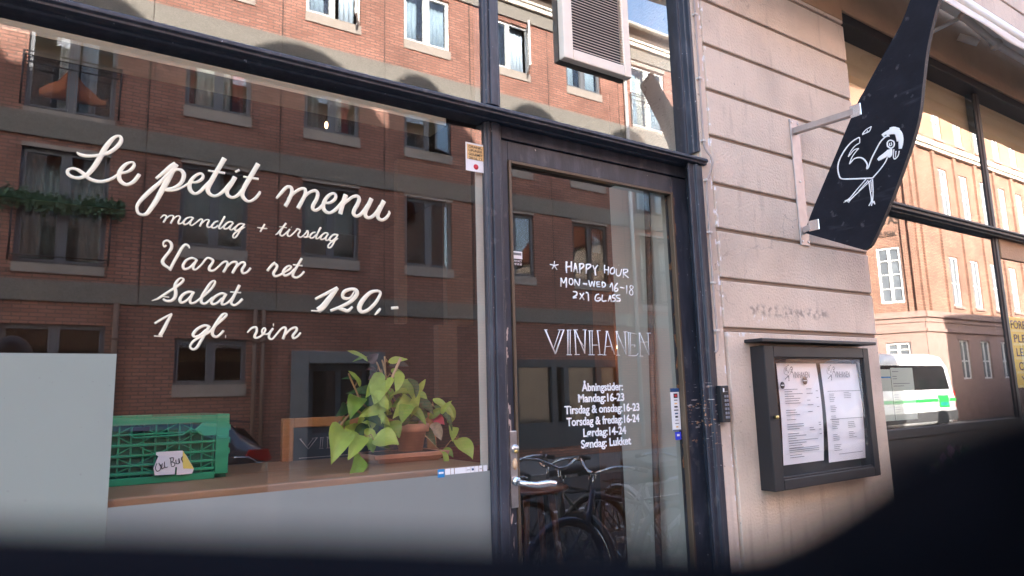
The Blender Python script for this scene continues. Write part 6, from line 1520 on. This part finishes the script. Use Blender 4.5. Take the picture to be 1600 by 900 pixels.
for sgn in (1, -1):
    def sw_(poly, name, mt, o=0.004):
        mb = MB(); n = len(poly)
        def Y(z): t = max(0, min(1, (z-.90)/(1.26-.90))); return yc+sgn*(.855*(1-t)+.665*t)
        a = [(x, Y(z)+sgn*(.012+o), z) for x, z in poly]; b = [(x, Y(z)-sgn*.02, z) for x, z in poly]
        mb.add(a+b, [tuple(range(n)), tuple(range(n, 2*n))[::-1]]+[(i, (i+1) % n, n+(i+1) % n, n+i) for i in range(n)]); mb.build(name, mt, Cr)
    sw_([(-.18,.94),(.62,.95),(.62,1.25),(.30,1.25)], "side_window", M['carglass']); sw_([(.70,.95),(1.42,.96),(1.40,1.25),(.70,1.26)], "side_window", M['carglass']); sw_([(1.50,.97),(1.78,.99),(1.66,1.22),(1.48,1.24)], "side_window", M['carglass'])
    tl_ = MB(); tl_.prism([(2.16,.88),(2.43,.80),(2.49,.84),(2.44,.96),(2.20,.965)], 'y', yc+sgn*.70, yc+sgn*.872); tl_.build("tail_light", M['red_light'], Cr, .012)
    ch = MB(); ch.tube([(2.02,yc+sgn*.885,.885),(2.20,yc+sgn*.884,.872),(2.30,yc+sgn*.88,.80),(2.50,yc+sgn*.80,.79)], .010, 6); ch.build("chrome_trim", M['chrome'], Cr)
    q = MB(); q.box(-.28, -.10, yc+sgn*.90, yc+sgn*1.04, .93, 1.05); q.build("door_mirror", M['car'], Cr, .03)
    for xx in (-1.0, 1.68): wheel(Cr, xx, yc+sgn*.76, .19, .31, .20, sgn)
q = MB(); q.prism([(2.0,1.315),(2.28,1.285),(2.28,1.31),(2.02,1.345)], 'y', yc-.56, yc+.56); q.build("roof_spoiler", M['car'], Cr, .008)
q = MB(); q.prism([(2.16,1.20),(2.20,1.22),(2.40,1.0),(2.36,.98)], 'y', yc-.56, yc+.56); q.build("rear_window", M['carglass'], Cr)

# ------------------------------------------------------------------ bicycles on the near pavement
def bicycle(label, paint, basket=None, group="bicycles parked by the near kerb"):
    b = thing("bicycle", (0,0,0), label, "bicycle", group)
    r_ = .34; fx, rx, z = .53, -.53, .345
    def wh(x, nm):
        t = MB(); t.tube([(x+r_*math.cos(a*.19635), 0, z+r_*math.sin(a*.19635)) for a in range(32)], .019, 8, closed=True); o = t.build(nm, M['tyre'], b)
        q = MB(); q.tube([(x+.315*math.cos(a*.19635), 0, z+.315*math.sin(a*.19635)) for a in range(32)], .009, 6, closed=True)
        for k in range(20): 
            a = k*.31416; q.tube([(x, .02*(1 if k % 2 else -1), z), (x+.31*math.cos(a), 0, z+.31*math.sin(a))], .0012, 4)
        q.tube([(x,-.05,z),(x,.05,z)], .02, 10); q.build("rim", M['chrome'], o)
        mg = MB(); n = 16; vv = []
        for i in range(n+1):
            a = R(-15)+R(190)*i/n if nm == "rear_wheel" else R(5)+R(160)*i/n
            for dy, dr in ((-.026,-.012),(-.014,.004),(.014,.004),(.026,-.012)): vv.append((x+(.372+dr)*math.cos(a), dy, z+(.372+dr)*math.sin(a)))
        mg.add(vv, [(i*4+j, (i+1)*4+j, (i+1)*4+j+1, i*4+j+1) for i in range(n) for j in range(3)], 0, True)
        m_ = mg.build("mudguard", paint, b); q = m_.modifiers.new("thickness", 'SOLIDIFY'); q.thickness = .0015
    wh(fx, "front_wheel"); wh(rx, "rear_wheel")
    bb = (-.08, 0, .30); st = (-.22, 0, .78); hd0 = (.33, 0, .62); hd1 = (.28, 0, .88)
    f = MB(); f.tube([bb, st], .016, 10); f.tube([bb, hd0], .018, 10); f.tube([(-.205,0,.73), (.287,0,.85)], .016, 10); f.tube([hd0, hd1], .021, 10)
    for s_ in (-1, 1): f.tube([bb, (rx, s_*.06, z)], .010, 8); f.tube([(-.21, 0, .75), (rx, s_*.06, z)], .008, 8); f.tube([(.335, s_*.045, .60), (.42, s_*.055, .48), (fx, s_*.058, z)], .011, 8)
    f.build("frame", paint, b)
    sd = MB(); sd.tube([(-.225,0,.79),(-.245,0,.90)], .012, 8); so_ = sd.build("seat_post", M['chrome'], b)
    s2 = MB(); vv = []; pf = [(-.40,.10),(-.37,.115),(-.30,.105),(-.22,.06),(-.14,.028),(-.10,.015)]
    for x, w in pf:
        for u, dz in ((-1,-.035),(-.8,0.0),(0,.012),(.8,0.0),(1,-.035)): vv.append((x, u*w, .935+dz-(x+.25)*.12))
    s2.add(vv, [(i*5+j, (i+1)*5+j, (i+1)*5+j+1, i*5+j+1) for i in range(5) for j in range(4)], 0, True); sa = s2.build("saddle", M['leather'], b); q = sa.modifiers.new("thickness", 'SOLIDIFY'); q.thickness = .03
    hb = MB(); hb.tube([(.28,0,.88),(.265,0,1.0)], .013, 8)
    hb.tube(catmull([(.08,-.29,1.045),(.16,-.27,1.06),(.24,-.17,1.055),(.29,-.06,1.01),(.285,0,1.0),(.29,.06,1.01),(.24,.17,1.055),(.16,.27,1.06),(.08,.29,1.045)], 5), .0115, 8); ho = hb.build("handlebar", M['chrome'], b)
    for s_ in (-1, 1): q = MB(); q.tube([(.05,s_*.295,1.040),(.15,s_*.273,1.058)], .017, 8); q.build("grip", M['leather'], ho)
    q = MB(); q.lathe([(.085,-.004),(.085,.004)], (-.08,-.045,.30), 20, axis='y'); q.tube([(-.08,-.06,.30),(-.02,-.065,.15)], .009, 6); q.tube([(-.08,.06,.30),(-.14,.065,.45)], .009, 6); q.box(-.05,.03,-.15,-.07,.135,.16); q.box(-.18,-.10,.07,.15,.44,.465); q.build("crank", M['steel'], b)
    q = MB()
    for s_ in (-1, 1): q.tube([(-.24,s_*.05,.74),(-.72,s_*.06,.735)], .007, 6); q.tube([(-.62,s_*.06,.735),(rx,s_*.062,z)], .006, 6)
    for xx in (-.34,-.5,-.66): q.tube([(xx,-.06,.737),(xx,.06,.737)], .006, 6)
    q.build("rear_rack", M['rail'], b)
    if basket:
        k = MB(); x0_, x1_, w_, z0_, z1_ = .34, .62, .17, .80, 1.02
        for zz in (.80,.85,.90,.95,1.0): k.tube([(x0_,-w_,zz),(x1_,-w_,zz),(x1_,w_,zz),(x0_,w_,zz)], .006, 5, closed=True)
        for i in range(9):
            for yy in (-w_, w_): k.tube([(x0_+i*.035,yy,z0_),(x0_+i*.035,yy,z1_)], .005, 5)
        for i in range(10):
            for xx in (x0_, x1_): k.tube([(xx,-w_+i*.0378,z0_),(xx,-w_+i*.0378,z1_)], .005, 5)
        k.box(x0_, x1_, -w_, w_, z0_, z0_+.006); k.build("basket", M[basket], b)
    return b
def put(b, x, y, rz, lean=0): b.location = (x, y, 0.0); b.rotation_euler = (lean, 0, rz)
put(bicycle("black city bicycle standing crosswise with its chrome handlebar towards the shop", M['bike_black'], None), 3.20, -2.62, R(88), R(4))
put(bicycle("sage green bicycle standing lengthwise along the kerb with a brown wicker basket", M['bike_green'], 'wicker'), 3.42, -2.72, R(182), R(-5))
put(bicycle("blue bicycle parked lengthwise closer to the shop than the green one", M['bike_blue'], None), 3.55, -2.05, R(178), R(5))
put(bicycle("white bicycle standing crosswise beyond the blue bicycle", M['bike_white'], None), 4.55, -2.5, R(92), R(-4))

put(bicycle("dark grey bicycle standing on the road edge beyond the kerb", M['van_grey'], None), 4.28, -3.42, R(180), R(-4))
bpy.data.objects["bicycle.004"].location.z = -0.12
# ------------------------------------------------------------------ photographer, phone and its folded case flap
Pn = thing("person", (-0.13, -2.12, 0), "person in a dark jacket and jeans holding a phone up in front of the shop", "person")
def skin_body(name, verts, edges, radii, root, mt, parent, sub=2):
    me = bpy.data.meshes.new(name); me.from_pydata([tuple(Vector(v)-base_of(parent)) for v in verts], edges, []); o = bpy.data.objects.new(name, me); COL.objects.link(o); o.parent = parent
    mo = o.modifiers.new("skin", 'SKIN'); mo.use_smooth_shade = True
    for i, r_ in enumerate(radii): me.skin_vertices[0].data[i].radius = (r_, r_) if not isinstance(r_, tuple) else r_; me.skin_vertices[0].data[i].use_root = (i == root)
    sb = o.modifiers.new("sub", 'SUBSURF'); sb.levels = sub; sb.render_levels = sub; me.materials.append(mt); return o
px, py = -0.13, -2.12
V = [(px,py,.98),(px,py,1.18),(px,py+.01,1.42),(px,py+.015,1.53),(px,py+.02,1.60),
     (px-.10,py,.92),(px-.11,py+.01,.50),(px-.11,py-.01,.08),(px-.115,py+.14,.04),
     (px+.10,py,.92),(px+.11,py+.01,.50),(px+.11,py-.01,.08),(px+.115,py+.14,.04),
     (px-.18,py,1.47),(px-.23,py+.05,1.20),(px-.06,py+.27,1.38),
     (px+.18,py,1.47),(px+.25,py+.05,1.20),(px+.19,py+.27,1.38)]
Ed = [(0,1),(1,2),(2,3),(3,4),(0,5),(5,6),(6,7),(7,8),(0,9),(9,10),(10,11),(11,12),(2,13),(13,14),(14,15),(2,16),(16,17),(17,18)]
Ra = [(.17,.12),(.16,.11),(.17,.11),.065,.058,.10,.07,.05,.045,.10,.07,.05,.045,.07,.055,.040,.07,.055,.040]
skin_body("body", V, Ed, Ra, 0, M['jacket'], Pn)
hd = MB(); hd.ball((px,py+.03,1.745), .10, 0, 20, (.78,.98,1.22)); hd.tube([(px,py+.02,1.58),(px,py+.025,1.68)], .055, 12); hd.ball((px,py+.135,1.735), .016, 0, 10, (.8,1.1,1.4))
for s_ in (-1, 1): hd.ball((px+s_*.080,py+.03,1.74), .026, 0, 10, (.35,.7,1.2))
hd.build("head", M['skin'], Pn)
q = MB(); q.ball((px,py+.015,1.785), .108, 0, 20, (.82,.98,.98)); q.build("hair", M['hair'], Pn)
for s_ in (-1, 1): q = MB(); q.ball((px+s_*.032,py+.122,1.755), .011, 0, 10); q.build("eye", M['hair'], Pn)
q = MB(); q.ball((px,py+.125,1.690), .022, 0, 10, (1,.35,.22)); q.build("mouth", M['maroon'], Pn)
q = MB(); q.tube([(px-.10,py,.95),(px-.11,py+.01,.50),(px-.11,py-.008,.10)], [.108,.082,.070], 14); q.tube([(px+.10,py,.95),(px+.11,py+.01,.50),(px+.11,py-.008,.10)], [.108,.082,.070], 14); q.build("trousers", M['jeans'], Pn)
for s_, wx in ((-1, -.06), (1, .19)):
    wr = Vector((px+wx, py+.27, 1.38)); tgt = Vector((0.0+(-.055 if s_ < 0 else .050), -1.765, 1.50)); d = (tgt-wr)
    hv = [wr, wr+d*.45, wr+d*.8]; hr = [.030, .036, .030]; he = [(0,1),(1,2)]
    for k in range(4):
        b0 = wr+d*.8+Vector((s_*(.006), -.008+0.004*k, -.025+.018*k)); b1 = b0+Vector((-s_*.008, .020, .022)); b2 = b1+Vector((-s_*.022, .006, .008)); n0 = len(hv)
        hv += [b0, b1, b2]; hr += [.0095, .0088, .0075]; he += [(2, n0), (n0, n0+1), (n0+1, n0+2)]
    t0 = wr+d*.6+Vector((-s_*.022,-.012,.012)); t1 = t0+Vector((-s_*.012,-.004,.03)); n0 = len(hv); hv += [t0, t1]; hr += [.012, .009]; he += [(1, n0), (n0, n0+1)]
    skin_body("hand", hv, he, hr, 0, M['skin'], Pn, 1)
# phone: a slab just behind the lens, lens at its upper corner
ph = thing("phone", tuple(CP-CF*0.012), "black phone held up by the photographer", "phone")
def CAMP(r_, u_, f_): return tuple(CP+CR*r_+CU*u_+CF*f_)
q = MB(CAMP); q.box(-.145, .012, -.062, .012, -.0125, -.0045); q.build("phone_body", M['phone'], ph, .003)
fc = thing("phone_case_flap", tuple(CP-CU*0.03), "dark leather flap of the phone case hanging out of focus just below the lens", "phone case")
edge = [(-.060,.0100),(-.0450,.01325),(-.0296,.01410),(-.0185,.01445),(-.0074,.01480),(.0037,.01520),(.0111,.01535),(.0148,.01490),(.0185,.01280),(.0222,.01010),(.0259,.00785),(.0296,.00600),(.036,.0035),(.046,.0005)]
edge[0] = (-.060,.0132)
vv = []; n = len(edge)
E2 = catmull([(a, b) for a, b in edge], 4); n = len(E2)
q = MB(CAMP)
for r_, dn in E2:
    k_ = 1.0 if r_ < 0.008 else max(0.52, 1.0-0.48*(r_-0.008)/0.022)
    dn -= 0.00045; r_ *= k_; dn *= k_; o_ = .040*(1-k_)
    vv += [(r_, -dn, .040-o_), (r_, -dn-.0035, .0405-o_), (r_, -dn-.030, .034-o_), (r_, -.080, .022-o_*.5), (r_, -.080, .018-o_*.5), (r_, -dn-.030, .030-o_), (r_, -dn-.003, .0365-o_)]
q.add(vv, [(i*7+j, (i+1)*7+j, (i+1)*7+(j+1) % 7, i*7+(j+1) % 7) for i in range(n-1) for j in range(7)]+[tuple(range(7)), tuple(range((n-1)*7, n*7))[::-1]], 0, True)
q.build("leather_flap", M['mesh_case'], fc)
